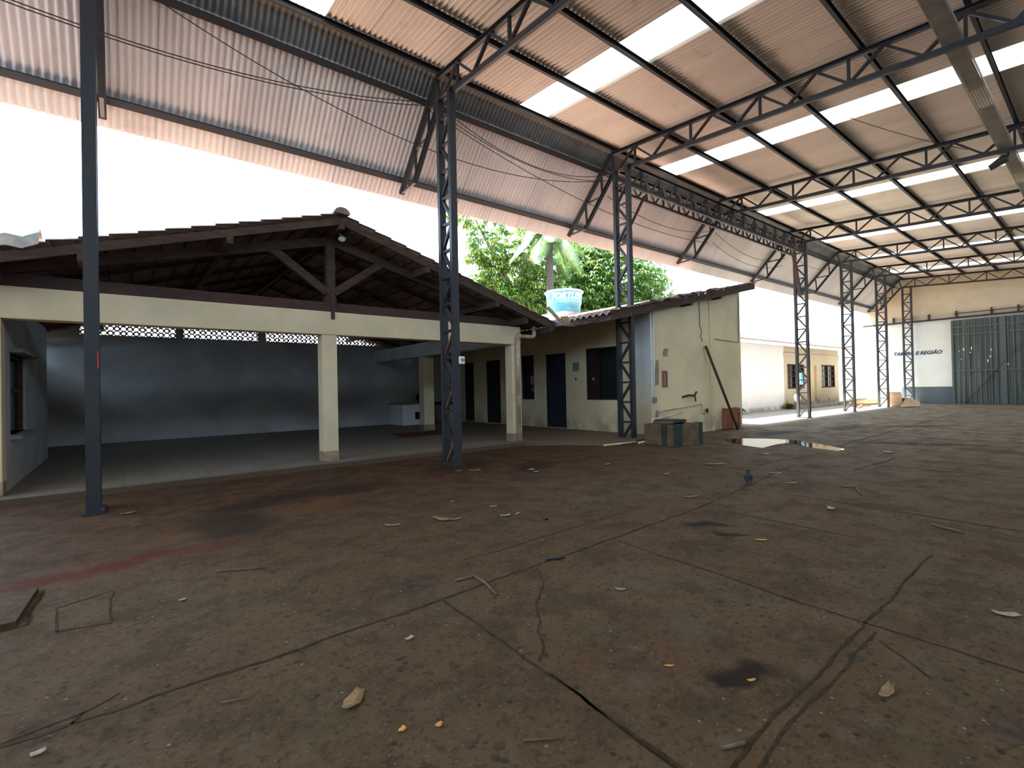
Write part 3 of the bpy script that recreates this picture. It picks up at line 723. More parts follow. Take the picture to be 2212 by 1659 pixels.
for i, (a, b, z0, z1) in enumerate((D1,D2,D3)):
    dr = thing(f'door_{i+1}', None, None, (AX+.1,(a+b)/2,z0)); struct(dr)
    MB().box(AX+.09,a+.05,z0,AX+.13,b-.05,z1-.05).build('door_leaf', M['blackdoor'], dr)
    mb = MB(); mb.box(AX+.02,a,z0,AX+.14,a+.05,z1); mb.box(AX+.02,b-.05,z0,AX+.14,b,z1); mb.box(AX+.02,a,z1-.05,AX+.14,b,z1); mb.build('door_frame', M['blackdoor'], dr)
    MB().blob((AX+.075,a+.14,1.15), .02,.03,.03).build('door_handle', M['steel'], dr)
for i, (a, b, z0, z1) in enumerate((W1,W2)):
    wn = thing(f'window_{i+2}', None, None, (AX+.1,(a+b)/2,z0)); struct(wn)
    fr = .05; mb = MB(); mb.box(AX+.01,a,z0,AX+.12,a+fr,z1); mb.box(AX+.01,b-fr,z0,AX+.12,b,z1); mb.box(AX+.01,a,z1-fr,AX+.12,b,z1); mb.box(AX+.01,a,z0,AX+.12,b,z0+fr); mb.build('window_frame', M['shutter'], wn)
    MB().box(AX+.09,a+fr,z0+fr,AX+.10,b-fr,z1-fr).build('pane', M['glassdark'], wn)
    if i == 0:
        sh = MB().box(AX+.05,b-.5,z0+fr,AX+.08,b-fr,z1-fr).build('shutter_leaf', M['shutter'], wn)
        mb = MB()
        for zz in (1.15, 1.7, 2.2): mb.box(AX+.035,b-.42,zz,AX+.05,b-.13,zz+.38)
        mb.build('raised_panel', M['shutter'], sh)
        MB().box(AX+.03,b-.33,1.70,AX+.036,b-.2,1.79).build('paper_notice', M['paper'], wn)
    else:
        MB().box(AX+.03,a+.06,1.62,AX+.036,a+.22,1.95).build('paper_notice', M['paper'], wn); MB().box(AX+.03,a+.06,1.38,AX+.036,a+.15,1.52).build('paper_notice', M['paper'], wn)
o = MB().box(AX-.015,11.08,2.02,AX,11.35,2.3).build('wall_plaque', M['sign_green']); tag(o, 'small faded green plaque on the annex wall right of the door', 'sign')
o = MB().box(AX-.02,11.2,1.72,AX,11.24,1.8).build('bell_switch', M['wood']); tag(o, 'tiny dark switch on the annex wall below the green plaque', 'switch')
# annex roof
ra = thing('tiled_roof', 'rough reddish clay-tiled lean-to roof over the cream annex', 'roof', (13,14,3.6))
tiles(9.55, az(9.55)+.14, 17.5, az(17.5)+.14, 7.9, 20.4, .38, .22, .035, .045, .012).build('tile_slope', M['tile'], ra)
MB().beam((9.6,7.98,az(9.6)+.035),(17.35,7.98,az(17.35)+.035), .07, .19).build('rake_board', M['wood'], ra)
MB().beam((9.62,7.95,az(9.62)+.03),(9.62,20.3,az(9.62)+.03), .05, .18).build('eaves_board', M['wood'], ra)
for yy in (8.6,10.2,11.8,13.4,15,16.6,18.2): MB().beam((9.6,yy,az(9.6)),(17.3,yy,az(17.3)), .06, .10).build('common_rafter', M['wood'], ra)
for x in (15.05, 13.3): MB().beam((x,7.95,az(x)-.07),(x,8.7,az(x)-.07), .10, .12).build('purlin_end', M['wood'], ra)
for x, y, a, l in ((11.2,7.86,.2,.4),(11.9,7.84,-.1,.42),(12.5,7.88,.25,.4),(13.2,7.85,.05,.38),(10.6,7.9,-.2,.4),(14.2,7.87,.1,.4)):
    z = az(x)+.20; n = 6; rows = [[(x + l*f*.98 - .0, y + .11*math.cos(PI*q/n) + .05*f*math.sin(a), z + .21*l*f + .05*math.sin(PI*q/n) + a*.1*(1-f)) for q in range(n+1)] for f in (0,1)]
    MB().grid(rows, True).build('loose_tile', M['tile'], ra, solid=.015)
# wires hanging from the annex eaves
def cat(p, q, sag, n=22):
    p = Vector(p); q = Vector(q); return [p + (q-p)*(i/n) - Vector((0,0,sag*4*(i/n)*(1-i/n))) for i in range(n+1)]
def wire(pts, r, label, group=None):
    o = MB().tube(pts, r, 5).build('cable', M['cable']); tag(o, label, 'cable', group); return o
wire(cat((9.58,8.3,3.30),(9.58,9.3,3.28), .14), .008, 'thin grey wire looping under the annex eaves beside the lattice column')
wire(cat((9.57,8.0,3.3),(9.57,8.9,3.32), .10)+[Vector((9.57,9.0,3.15)),Vector((9.56,9.35,3.2))], .006, 'tangled thin wire hanging under the annex eaves near the valley gutter')
wire([(14.2,8.24,4.1),(14.22,8.24,3.7),(14.2,8.23,3.35),(14.28,8.22,3.2),(14.22,8.22,3.0),(14.32,8.22,2.85)], .012, 'loose dark wire dangling down the annex end wall')
wire([(15.2,8.28,2.98),(16.75,8.28,2.93),(16.82,8.28,4.55)], .01, 'thin dark wire run around the upper right of the annex end wall')
# pipes and fittings on the end wall
pv = thing('conduit', 'thin white vertical conduit down the annex corner with a socket at its foot', 'pipe', (11.78,8.27,1.1))
MB().tube([(11.8,8.27,3.6),(11.8,8.27,1.12)], .022, 10).build('conduit_tube', M['white'], pv); MB().box(11.72,8.22,1.0,11.85,8.3,1.16).build('socket', M['plaster_grey'], pv)
wp = thing('water_pipe', 'thin stained water pipe with a tap on the annex end wall', 'pipe', (12.8,8.25,.7))
MB().tube(bend_path([(11.95,8.27,.74),(14.25,8.25,.88),(14.25,8.24,.62),(14.45,8.2,.6)], .04), .016, 8).build('pipe_run', M['pvcstain'], wp)
MB().blob((14.5,8.22,.66), .06,.04,.09).build('tap', M['steel'], wp); MB().blob((11.93,8.28,.68), .07,.02,.12).build('wall_patch', M['plaster_grey'], wp)
o = thing('old_tap', 'rusty old tap fitting sticking out of the annex end wall', 'tap', (13.6,8.26,1.15))
MB().tube([(13.2,8.265,1.13),(13.45,8.22,1.18),(13.75,8.2,1.16),(13.9,8.22,1.27)], .03, 8).tube([(13.8,8.21,1.16),(13.82,8.2,.98)], .022, 8).build('fitting', M['rustdark'], o)
o = thing('switch_recess', 'small brown-rimmed empty switch box set in the annex end wall', 'switch', (12.35,8.28,1.6))
mb = MB(); wall_open(mb, 'y', 8.27, 8.3, 12.22, 12.46, 1.44, 1.92, [(12.27,12.41,1.5,1.86)]); mb.build('rim', M['brick'], o); MB().box(12.27,8.292,1.5,12.41,8.305,1.86).build('recess', M['paper'], o)
for (x,y0,z,w_,h,lab) in ((11.98,8.296,1.85,.1,.36,'scraped brown rectangle of old plaster near the annex corner'),(12.42,8.295,2.45,.13,.12,'dark chipped plaster patch high on the annex end wall')):
    o = MB().extr([(x-w_,y0,z-h),(x+w_*.8,y0,z-h*.9),(x+w_,y0,z+h),(x-w_*.3,y0,z+h*1.05),(x-w_,y0,z+h*.2)], (0,.006,0)).build('plaster_patch', mat('bare_plaster', (.36,.27,.18), (.28,.2,.14), .95, 9)); tag(o, lab, 'patch')
o = thing('leaning_pole', 'long brown wooden pole leaning against the annex end wall', 'pole', (15.3,7.95,0))
MB().tube([(15.45,7.72,.03),(14.5,8.22,2.72)], .042, 8).build('shaft', M['rustdark'], o)
o = thing('clay_block', 'reddish clay roof slab standing against the annex wall beside the leaning pole', 'block', (15.9,8.1,0))
MB().extr([(15.55,8.14,.02),(16.28,8.10,.02),(16.28,8.10,.70),(16.18,8.1,.71),(16.12,8.1,.66),(16.02,8.1,.66),(15.95,8.1,.70),(15.82,8.1,.67),(15.55,8.14,.70)], (0,.13,0)).build('slab', M['brick'], o)
for x in (15.57, 15.72, 16.22): MB().box(x,8.03,.03,x+.06,8.13,.68).build('rib', M['brick'], o)
# concrete water box with green posts
ck = thing('concrete_trough', 'low concrete trough with faded green corner posts below the annex wall', 'trough', (11.1,7.3,0))
mb = MB(); wall_open(mb, 'x', 10.5, 10.6, 6.75, 7.7, 0, .52, []); mb.box(11.42,6.75,0,11.52,7.7,.52); mb.box(10.6,6.7,0,11.42,6.8,.52); mb.box(10.6,7.6,0,11.42,7.7,.52); mb.box(10.6,6.8,0,11.42,7.6,.3); mb.build('basin', M['tank_conc'], ck, bevel=.008)
for x, y in ((10.48,6.68),(11.40,6.68)): MB().box(x,y,0,x+.16,y+.16,.54).build('corner_post', M['tank_green'], ck, bevel=.01)
MB().box(10.49,7.02,0,10.5,7.18,.53).build('painted_band', M['tank_green'], ck)
mb = MB(); mb.box(10.95,7.1,.53,11.5,7.68,.60); mb.build('cover_slab', M['steel'], ck); MB().box(10.6,7.1,.53,10.93,7.5,.575).build('cover_slab', M['tank_conc'], ck)
pp = thing('waste_pipe', 'white PVC waste pipe dropping beside the concrete trough and lying along the ground', 'pipe', (11,7.8,0))
MB().tube(bend_path([(12.6,7.9,.72),(11.2,7.9,.60),(10.72,7.82,.60),(10.72,7.82,.06),(9.62,7.30,.06)] if False else [(12.6,7.95,.70),(11.42,7.86,.60),(11.0,7.80,.60),(10.88,7.78,.05),(10.2,7.65,.05)], .06), .03, 10).build('pipe_run', M['pvc'], pp)
MB().tube([(10.45,7.9,.035),(9.32,8.05,.035)], .026, 10).build('loose_length', M['pvc'], pp)

# puddle
pud = [(12.7,6.75),(12.05,6.2),(11.75,5.72),(11.55,5.2),(12.0,5.24),(12.4,5.27),(12.9,5.22),(12.72,4.9),(12.35,4.55),(12.05,3.85),(12.45,3.83),(12.95,4.3),(13.35,4.85),(13.68,5.4),(13.55,6.0),(13.2,6.5)]
o = MB().add([(x,y,.004) for x,y in pud], [tuple(range(len(pud)))]).build('puddle', M['water']); tag(o, 'shallow puddle of water reflecting the bright sky beside the trough', 'puddle')

# ------------------------------------------------------------------ water tank
wt = thing('water_tank', 'faded blue round water tank behind the annex roof, white lettering on it', 'tank', (13.4,13.4,4.0))
tc = Vector((13.4,13.4,0))
MB().lathe((13.4,13.4,4.32), [(.60,0),(.615,.02),(.63,.34),(.665,.36),(.665,.42),(.70,.76),(.735,.78),(.735,.83),(.70,.84)], 48).build('shell', M['tankblue'], wt)
MB().lathe((13.4,13.4,5.12), [(.75,0),(.76,.03),(.72,.06),(.3,.10),(.02,.11)], 48).build('lid', M['tanklid'], wt)
MB().box(12.75,12.75,3.9,14.05,14.05,4.32).build('stand', M['plaster_grey'], wt)
cam_dir = math.atan2(-13.4, -13.4) + .18
def bend(v):
    r = .69 + v.z*.5 + (v.y)*.10; a = cam_dir + v.x/.69
    return Vector((13.4 + r*math.cos(a), 13.4 + r*math.sin(a), 4.83 + v.y))
text_obj('FORTLEV', .30, None, 'lettering', M['inkwhite'], wt, bend, .2, .012)

# ------------------------------------------------------------------ trees and palms
def leaf(mb, base, d, L, w, droop):
    d = Vector(d).normalized(); s_ = d.cross(Vector((0,0,1)))
    if s_.length < .05: s_ = Vector((1,0,0))
    s_.normalize(); base = Vector(base); mid = base + d*L*.5 - Vector((0,0,droop*.25*L)); tip = base + d*L*.92 - Vector((0,0,droop*L)); n_ = s_.cross(d)*.12*w
    mb.add([base, mid + s_*w*.5 + n_, tip, mid - s_*w*.5 + n_, mid], [(0,4,2,1),(0,3,2,4)])
def crown(blobs, count, L, rnd, clusters=10):
    mb = MB(); tot = sum(b[3]*b[4]*b[5] for b in blobs)
    for b in blobs:
        c = Vector(b[:3]); n = int(count*b[3]*b[4]*b[5]/tot)
        for _ in range(n):
            u = Vector((rnd.gauss(0,1), rnd.gauss(0,1), rnd.gauss(0,1))).normalized(); r = rnd.uniform(.55,1.04)
            p = c + Vector((u.x*b[3]*r, u.y*b[4]*r, u.z*b[5]*r)); out = Vector((u.x,u.y,u.z*.6+.1)).normalized()
            for k in range(clusters):
                a = 2*PI*k/clusters + rnd.uniform(-.3,.3); side = Vector((math.cos(a), math.sin(a), rnd.uniform(-.25,.35)))
                leaf(mb, p, (out*.55 + side).normalized(), L*rnd.uniform(.7,1.2), L*.27, rnd.uniform(.25,.95))
    return mb
def limb(mb, pts, r0, r1):
    n = len(pts); mb.tube(pts, r0, 8, True, [r0 + (r1-r0)*i/(n-1) for i in range(n)])
rnd = random.Random(11)
tr1 = thing('mango_tree', 'large dense green tree to the right behind the annex roof', 'tree', (25.5,21,0))
crown([(25.6,21,8.2,3.6,3.2,3.3),(22.6,21.5,7.4,2.7,2.5,2.8),(28.6,21,7.3,2.6,2.5,2.6),(25,20.5,5.6,3.8,2.6,1.9),(29.6,20.5,5.8,2.3,2.2,1.8),(24.2,21.8,9.8,2.2,2.2,1.8),(20.9,21.3,6.2,1.8,1.8,1.7)], 4200, .40, rnd).build('foliage', M['leaf_dark'], tr1)
mb = MB(); limb(mb, [(25.5,21,0),(25.4,21,2.4),(25.6,21.1,4.6),(25.2,21,7)], .42, .14); limb(mb, [(25.5,21,3),(24,21.3,5),(22.7,21.4,7)], .22, .07); limb(mb, [(25.5,21,3.2),(27.2,21,5),(28.5,21,7)], .2, .07); mb.build('trunk', M['trunk'], tr1)
tr2 = thing('mango_tree', 'sparser light green tree behind the pavilion gable, sky showing through it', 'tree', (17,21.5,0))
crown([(17.6,22,8.0,1.7,1.6,1.3),(16.0,22,9.4,1.2,1.2,.9),(18.6,22,9.6,1.2,1.2,.9),(15.2,22,10.9,.8,.8,.8),(13.95,22,11.3,.5,.5,1.0),(19.4,21.6,7.6,1.3,1.3,1.2),(17.0,21.6,6.4,1.9,1.5,1.1),(16.1,22,8.0,.9,.9,.8),(19.9,22,9.3,.8,.8,.8),(18.8,21.2,5.9,1.3,1.2,.8),(20.2,21.8,10.6,1.3,1.2,1.0),(21.6,21.8,9.9,1.2,1.2,1.1),(18.6,21.8,11.3,.9,.9,.7),(16.9,22,11.3,.7,.7,.6),(17.4,22.4,10.3,.8,.8,.6),(15.0,22,9.1,.7,.7,.6)], 1700, .36, rnd).build('foliage', M['leaf_light'], tr2)
mb = MB(); limb(mb, [(18.2,22,0),(18.1,22,3),(18.4,22,5.2),(17.7,22,7.4),(16.4,22,9.2),(15.3,22,10.8)], .3, .05); limb(mb, [(18.4,22,5.0),(19.2,22,6.6),(19.4,22,8.4)], .16, .05); limb(mb, [(18.2,22,4.6),(17.2,21.8,6),(16.2,21.8,7.6)], .14, .04); limb(mb, [(17.2,22,8.0),(18.2,22,9),(18.7,22,9.9)], .1, .03); mb.build('trunk', M['trunk'], tr2)
def palm(loc, h, lean, nf, L, label, seed, rng=(0, 2*PI)):
    rn = random.Random(seed); x, y = loc; p = thing('coconut_palm', label, 'palm', (x,y,0)); top = Vector((x+lean[0], y+lean[1], h))
    mb = MB(); limb(mb, [Vector((x,y,0)).lerp(top, f) + Vector((0,0,0)) for f in (0,.25,.5,.75,1)], .26, .17); mb.build('trunk', M['palmtrunk'], p)
    for k in range(nf):
        a = rng[0] + (rng[1]-rng[0])*(k + rn.uniform(-.3,.3))/nf; el = rn.uniform(-.1,1.15); d = Vector((math.cos(a), math.sin(a), 0)); LL = L*rn.uniform(.85,1.1)
        pts = []; 
        for i in range(13):
            s_ = i/12*LL; pts.append(top + d*(s_*math.cos(el)*(1-.12*i/12)) + Vector((0,0, s_*math.sin(el) - (1.05 + .3*el)*s_*s_/LL*.75)))
        mb = MB(); mb.tube(pts, .03, 5, True, [.035*(1-i/14) for i in range(13)])
        for i in range(1, 48):
            f = i/48*12; j = min(11,int(f)); q = pts[j].lerp(pts[j+1], f-j); tan = (pts[j+1]-pts[j]).normalized(); sd = tan.cross(Vector((0,0,1))).normalized(); ll = .95*math.sin(PI*min(1,(i/48)*.9+.12))**.6
            for sg in (1,-1):
                e = q + (sd*sg*.62 + tan*.45)*ll - Vector((0,0,.45*ll)); w_ = tan*.045
                mb.add([q - w_, q + w_, e], [(0,1,2)])
        mb.build('frond', M['frond'], p)
    return p
palm((17.75,18.8), 9.7, (.15,.1), 14, 2.9, 'tall coconut palm with drooping fronds between the two leafy trees', 4)
palm((15.9,22.9), 7.2, (.1,0), 12, 2.7, 'coconut palm with grey-green fronds at left, half hidden by the gable', 9)
tr3 = thing('mango_tree', 'dark leafy tree filling the gap behind the blue water tank', 'tree', (21.5,28,0))
crown([(21.5,28,7.0,4.2,2.5,3.4),(27,29,8,3.5,2.5,3)], 1900, .45, rnd).build('foliage', M['leaf_dark'], tr3)
mb = MB(); limb(mb, [(21.5,28,0),(21.5,28,3),(21.4,28,6)], .35, .15); mb.build('trunk', M['trunk'], tr3)

# ------------------------------------------------------------------ house across the yard
HY = 12.0
hs = thing('house', 'low cream house, left wall coloured white as if sunlit, with tiled eaves across the sunlit yard', 'house', (31,14,0))
mb = MB(); wall_open(mb, 'y', HY, HY+.2, 29.45, 38.2, 0, 3.62, [(29.98,32.4,1.14,2.58),(35.1,37.45,1.13,2.6),(33.3,34.3,.3,2.54)]); mb.box(38.0,HY+.2,0,38.2,17,3.62); mb.build('wall', M['housecream'], hs)
MB().box(20.0,HY-.03,0,29.45,HY+.2,3.62).build('painted_sunlit_wall', M['housewhite'], hs)  # sunlit left part of the house wall, its brightness put into the white colour
MB().box(29.4,HY-.03,2.98,38.25,HY,3.24).build('eaves_band', M['housecream'], hs)
def rot_tiles(x0, x1, y0, z0, y1, z1):
    mb = tiles(y0, z0, y1, z1, x0, x1, .4, .22, .04, .05); mb.v = [(p[1], p[0], p[2]) for p in mb.v]; mb.f = [tuple(reversed(f)) for f in mb.f]; return mb
rot_tiles(20, 39.2, 11.3, 3.66, 16, 4.9).build('roof', M['tile'], hs)
for a, b, z0, z1 in ((29.98,32.4,1.14,2.58),(35.1,37.45,1.13,2.6)):
    f = MB(); f.box(a,HY+.02,z0,a+.1,HY+.14,z1); f.box(b-.1,HY+.02,z0,b,HY+.14,z1); f.box(a,HY+.02,z1-.08,b,HY+.14,z1); f.box(a,HY+.02,z0,b,HY+.14,z0+.08); f.box((a+b)/2-.05,HY+.02,z0,(a+b)/2+.05,HY+.14,z1)
    f = f.build('window', M['shutter'], hs)
    MB().box(a+.1,HY+.12,z0+.08,b-.1,HY+.13,z1-.08).build('pane', M['glassdark'], f)
    mb = MB()
    for k in range(6): x = a + (b-a)*(k+.5)/6; mb.beam((x,HY-.02,z0),(x,HY-.02,z1), .035,.03)
    for k in (1,2,3): mb.beam((a,HY-.02,z0+(z1-z0)*k/4),(b,HY-.02,z0+(z1-z0)*k/4), .03,.03)
    mb.build('window_bars', M['wood'], f)
MB().box(33.3,HY+.12,.3,34.3,HY+.16,2.54).build('door', M['beige'], hs)
MB().box(29.6,HY-.9,0,38.4,HY,.18).build('doorstep', M['plaster_grey'], hs)
h2 = thing('shed_roof', 'grey corrugated roof rising behind the house across the yard', 'roof', (28,17,4.6))
mb = MB(); mb.quad((18,15.5,4.75),(33,15.5,4.75),(33,20,5.5),(18,20,5.5)); mb.build('roof_sheet', M['cap'], h2, solid=.04)
MB().box(18,16.3,0,32.8,16.5,4.7).build('wall', M['housewhite'], h2)
# yard clutter
sg = thing('meter_post', 'thin post carrying a small blue meter box in the sunlit yard', 'post', (26.0,9.9,0))
MB().tube([(26.0,9.9,0),(26.0,9.9,1.5)], .035, 8).build('post', M['plaster_grey'], sg); MB().box(25.88,9.72,1.4,26.12,9.98,1.95).build('meter_box', M['blueplastic'], sg, bevel=.04)
MB().blob((25.9,9.95,.75), .16,.14,.2).build('white_cup', M['white'], sg)
bx = thing('cardboard_box', 'open brown cardboard box at the edge of the sunlit yard', 'box', (34.9,8.1,0))
mb = MB(); mb.box(34.5,7.75,0,35.3,8.45,.5); mb.build('carton', M['card'], bx); MB().extr([(34.5,7.75,.5),(34.5,8.45,.5),(34.35,8.45,.85),(34.35,7.75,.85)], (.02,0,0)).build('flap', M['card'], bx); MB().extr([(35.3,7.75,.5),(34.5,7.75,.5),(34.5,7.5,.42),(35.3,7.5,.42)], (0,0,.02)).build('flap', M['card'], bx)
o = MB().extr([(33.5,7.6,.04),(34.3,6.9,.05),(35.1,7.1,.32),(34.7,7.6,.5)], (0,.02,.02)).build('flattened_carton', M['card']); tag(o, 'flattened brown cardboard sheet beside the open cardboard box', 'cardboard')
lg = thing('log', 'peeled yellow-brown log lying in the sun behind the far columns', 'log', (36,10,0))
MB().tube([(33.9,10.2,.2),(35.6,10.15,.24),(37.6,9.8,.22),(38.2,9.7,.2)], .18, 10, True, [.1,.2,.22,.12]).build('trunk', M['woodpale'], lg)
o = MB().tube([(31.5,9.0,.05),(33.4,9.4,.12)], .05, 8).tube([(31.8,9.3,.06),(33.2,8.9,.1)], .04, 8).build('broken_boards', M['rust']); tag(o, 'red-brown broken branch beside the peeled log', 'branch')
for i, (x, y, s_) in enumerate(((21.3,11.7,1.0),(23.6,11.75,.7),(29.3,11.7,.9),(38.6,11.4,.9))):
    mb = MB(); rn = random.Random(i)
    for _ in range(60):
        a = rn.uniform(0,2*PI); leaf(mb, (x+rn.gauss(0,.15),y+rn.gauss(0,.1),rn.uniform(0,.15)), (math.cos(a),math.sin(a),rn.uniform(.6,2)), .5*s_, .09, .35)
    o = mb.build('weed_tuft', M['leaf_dark']); tag(o, ['green weed tuft at the sunlit wall foot beside the annex corner','small weed tuft along the sunlit house wall','green weed tuft where sunlit wall part meets cream wall','green weed tuft at the right corner of the house'][i], 'plant', 'weeds along the house wall')
st = MB().tube([(23.1,11.6,0),(23.5,11.85,1.5)], .035, 6).build('stick', M['trunk']); tag(st, 'forked brown stick leaning on the sunlit house wall', 'stick')

# ------------------------------------------------------------------ column box and cables
sb = thing('switch_box', 'small white switch box fixed on the tall lattice column', 'box', (5.17,8.16,2.1))
MB().box(5.20,8.10,2.0,5.31,8.165,2.15).build('housing', M['white'], sb, bevel=.012); MB().box(5.22,8.094,2.05,5.29,8.10,2.11).build('cover', M['paper'], sb)
o = MB().box(-.24,8.14,1.86,-.222,8.2,2.08).build('red_tape', mat('red_tape', (.45,.05,.04), None, .7)); tag(o, 'short strip of red tape on the leftmost lattice column', 'tape')
WS = [((-6,8.95,7.7),(5.15,8.95,7.56),.95,'thin dark cable sagging across the overhang from the left edge to the tall column'),
 ((-6,9.0,7.62),(5.15,9.0,7.5),.90,'second thin cable sagging just below the first across the left overhang'),
 ((-.3,8.95,7.75),(10.72,8.95,7.3),1.0,'long dark cable swooping behind the tall column to the annex column'),
 ((5.2,8.95,7.6),(10.72,8.95,7.45),.55,'dark cable sagging between the tall column and the annex column'),
 ((5.2,9.0,7.5),(10.72,9.0,7.3),.42,'fainter cable strung beside another between the tall column and annex column'),
 ((5.2,9.1,7.45),(16.6,9.2,6.6),.5,'thin cable descending along the overhang past the annex column'),
 ((10.8,9.0,6.9),(16.6,9.1,7.0),.35,'thin cable sagging under the overhang below the eaves girder'),
 ((16.7,9.0,6.95),(22.55,9.0,6.9),.45,'dark cable sagging under the far half of the eaves girder'),
 ((16.7,9.1,6.6),(22.55,9.1,6.6),.4,'faint lower cable sagging under the far half of the eaves girder'),
 ((22.7,8.9,7.2),(28.1,8.9,7.3),.4,'dark cable sagging between the fourth and fifth columns')]
for a, b, s_, lab in WS: wire(cat(a, b, s_), .009, lab, 'cables strung along the overhang')
wire(cat((12.9,3.7,7.45),(18.3,1.7,7.35),.12), .008, 'thin wire strung across the roof beneath the long skylight strip')
wire([(10.8,2.6,7.1),(13.9,2.9,7.74)], .007, 'thin straight wire rising from the big truss to the roof')

# ------------------------------------------------------------------ pigeon
pg = thing('pigeon', 'dark grey pigeon standing on the concrete floor', 'pigeon', (7.27,3.49,0))
fd = Vector((.62,.35,0)).normalized()   # facing away to the right
sdv = Vector((-fd.y, fd.x, 0)); O = Vector((7.27,3.49,0))
def P(f, s_, z): return O + fd*f + sdv*s_ + Vector((0,0,z))
sp = [(-.085,.075,.012),(-.06,.082,.034),(-.03,.09,.05),(0,.1,.058),(.028,.115,.056),(.045,.135,.044),(.052,.155,.031),(.056,.172,.023),(.060,.187,.0215),(.064,.2,.02),(.066,.213,.012),(.067,.217,.003)]
MB().tube([P(a,0,z) for a,z,r in sp], .05, 14, True, [r for a,z,r in sp]).build('body', mat('pigeon_grey', (.016,.017,.019), (.010,.011,.013), .6, 12), pg)
wm_ = mat('pigeon_wing', (.026,.028,.03), (.014,.015,.017), .65, 14)
for s_ in (1,-1):
    rows = []
    for i in range(7):
        f = i/6; a = .035 - .15*f; w_ = .045*math.sin(PI*(.15+.8*f))+.004
        rows.append([P(a, s_*(.058 - .035*f*f), .118 - .045*f + w_*q) + sdv*s_*(.006 - .02*q*q) for q in (-.8,-.4,0,.4,.7)])
    MB().grid(rows, True).build('wing', wm_, pg, solid=.006)
    MB().tube([P(.0,s_*.022,.06),P(.008,s_*.024,.03),P(.004,s_*.024,.006)], .005, 6).tube([P(.004,s_*.024,.005),P(.035,s_*.032,.004)], .0035, 5).tube([P(.004,s_*.024,.005),P(.036,s_*.016,.004)], .0035, 5).tube([P(.004,s_*.024,.005),P(-.018,s_*.024,.004)], .003, 5).build('leg', mat('pigeon_leg', (.25,.08,.07), None, .7), pg)
    MB().blob(P(.068,s_*.0185,.2), .004,.004,.004, 8, 6).build('eye', M['rust'], pg)
MB().grid([[P(-.07,-.018,.083),P(-.07,0,.088),P(-.07,.018,.083)],[P(-.155,-.028,.05),P(-.155,0,.054),P(-.155,.028,.05)]]).build('tail', wm_, pg, solid=.008)
MB().tube([P(.08,0,.198),P(.096,0,.194),P(.104,0,.189)], .005, 6, True, [.006,.0045,.001]).build('beak', M['steel'], pg)

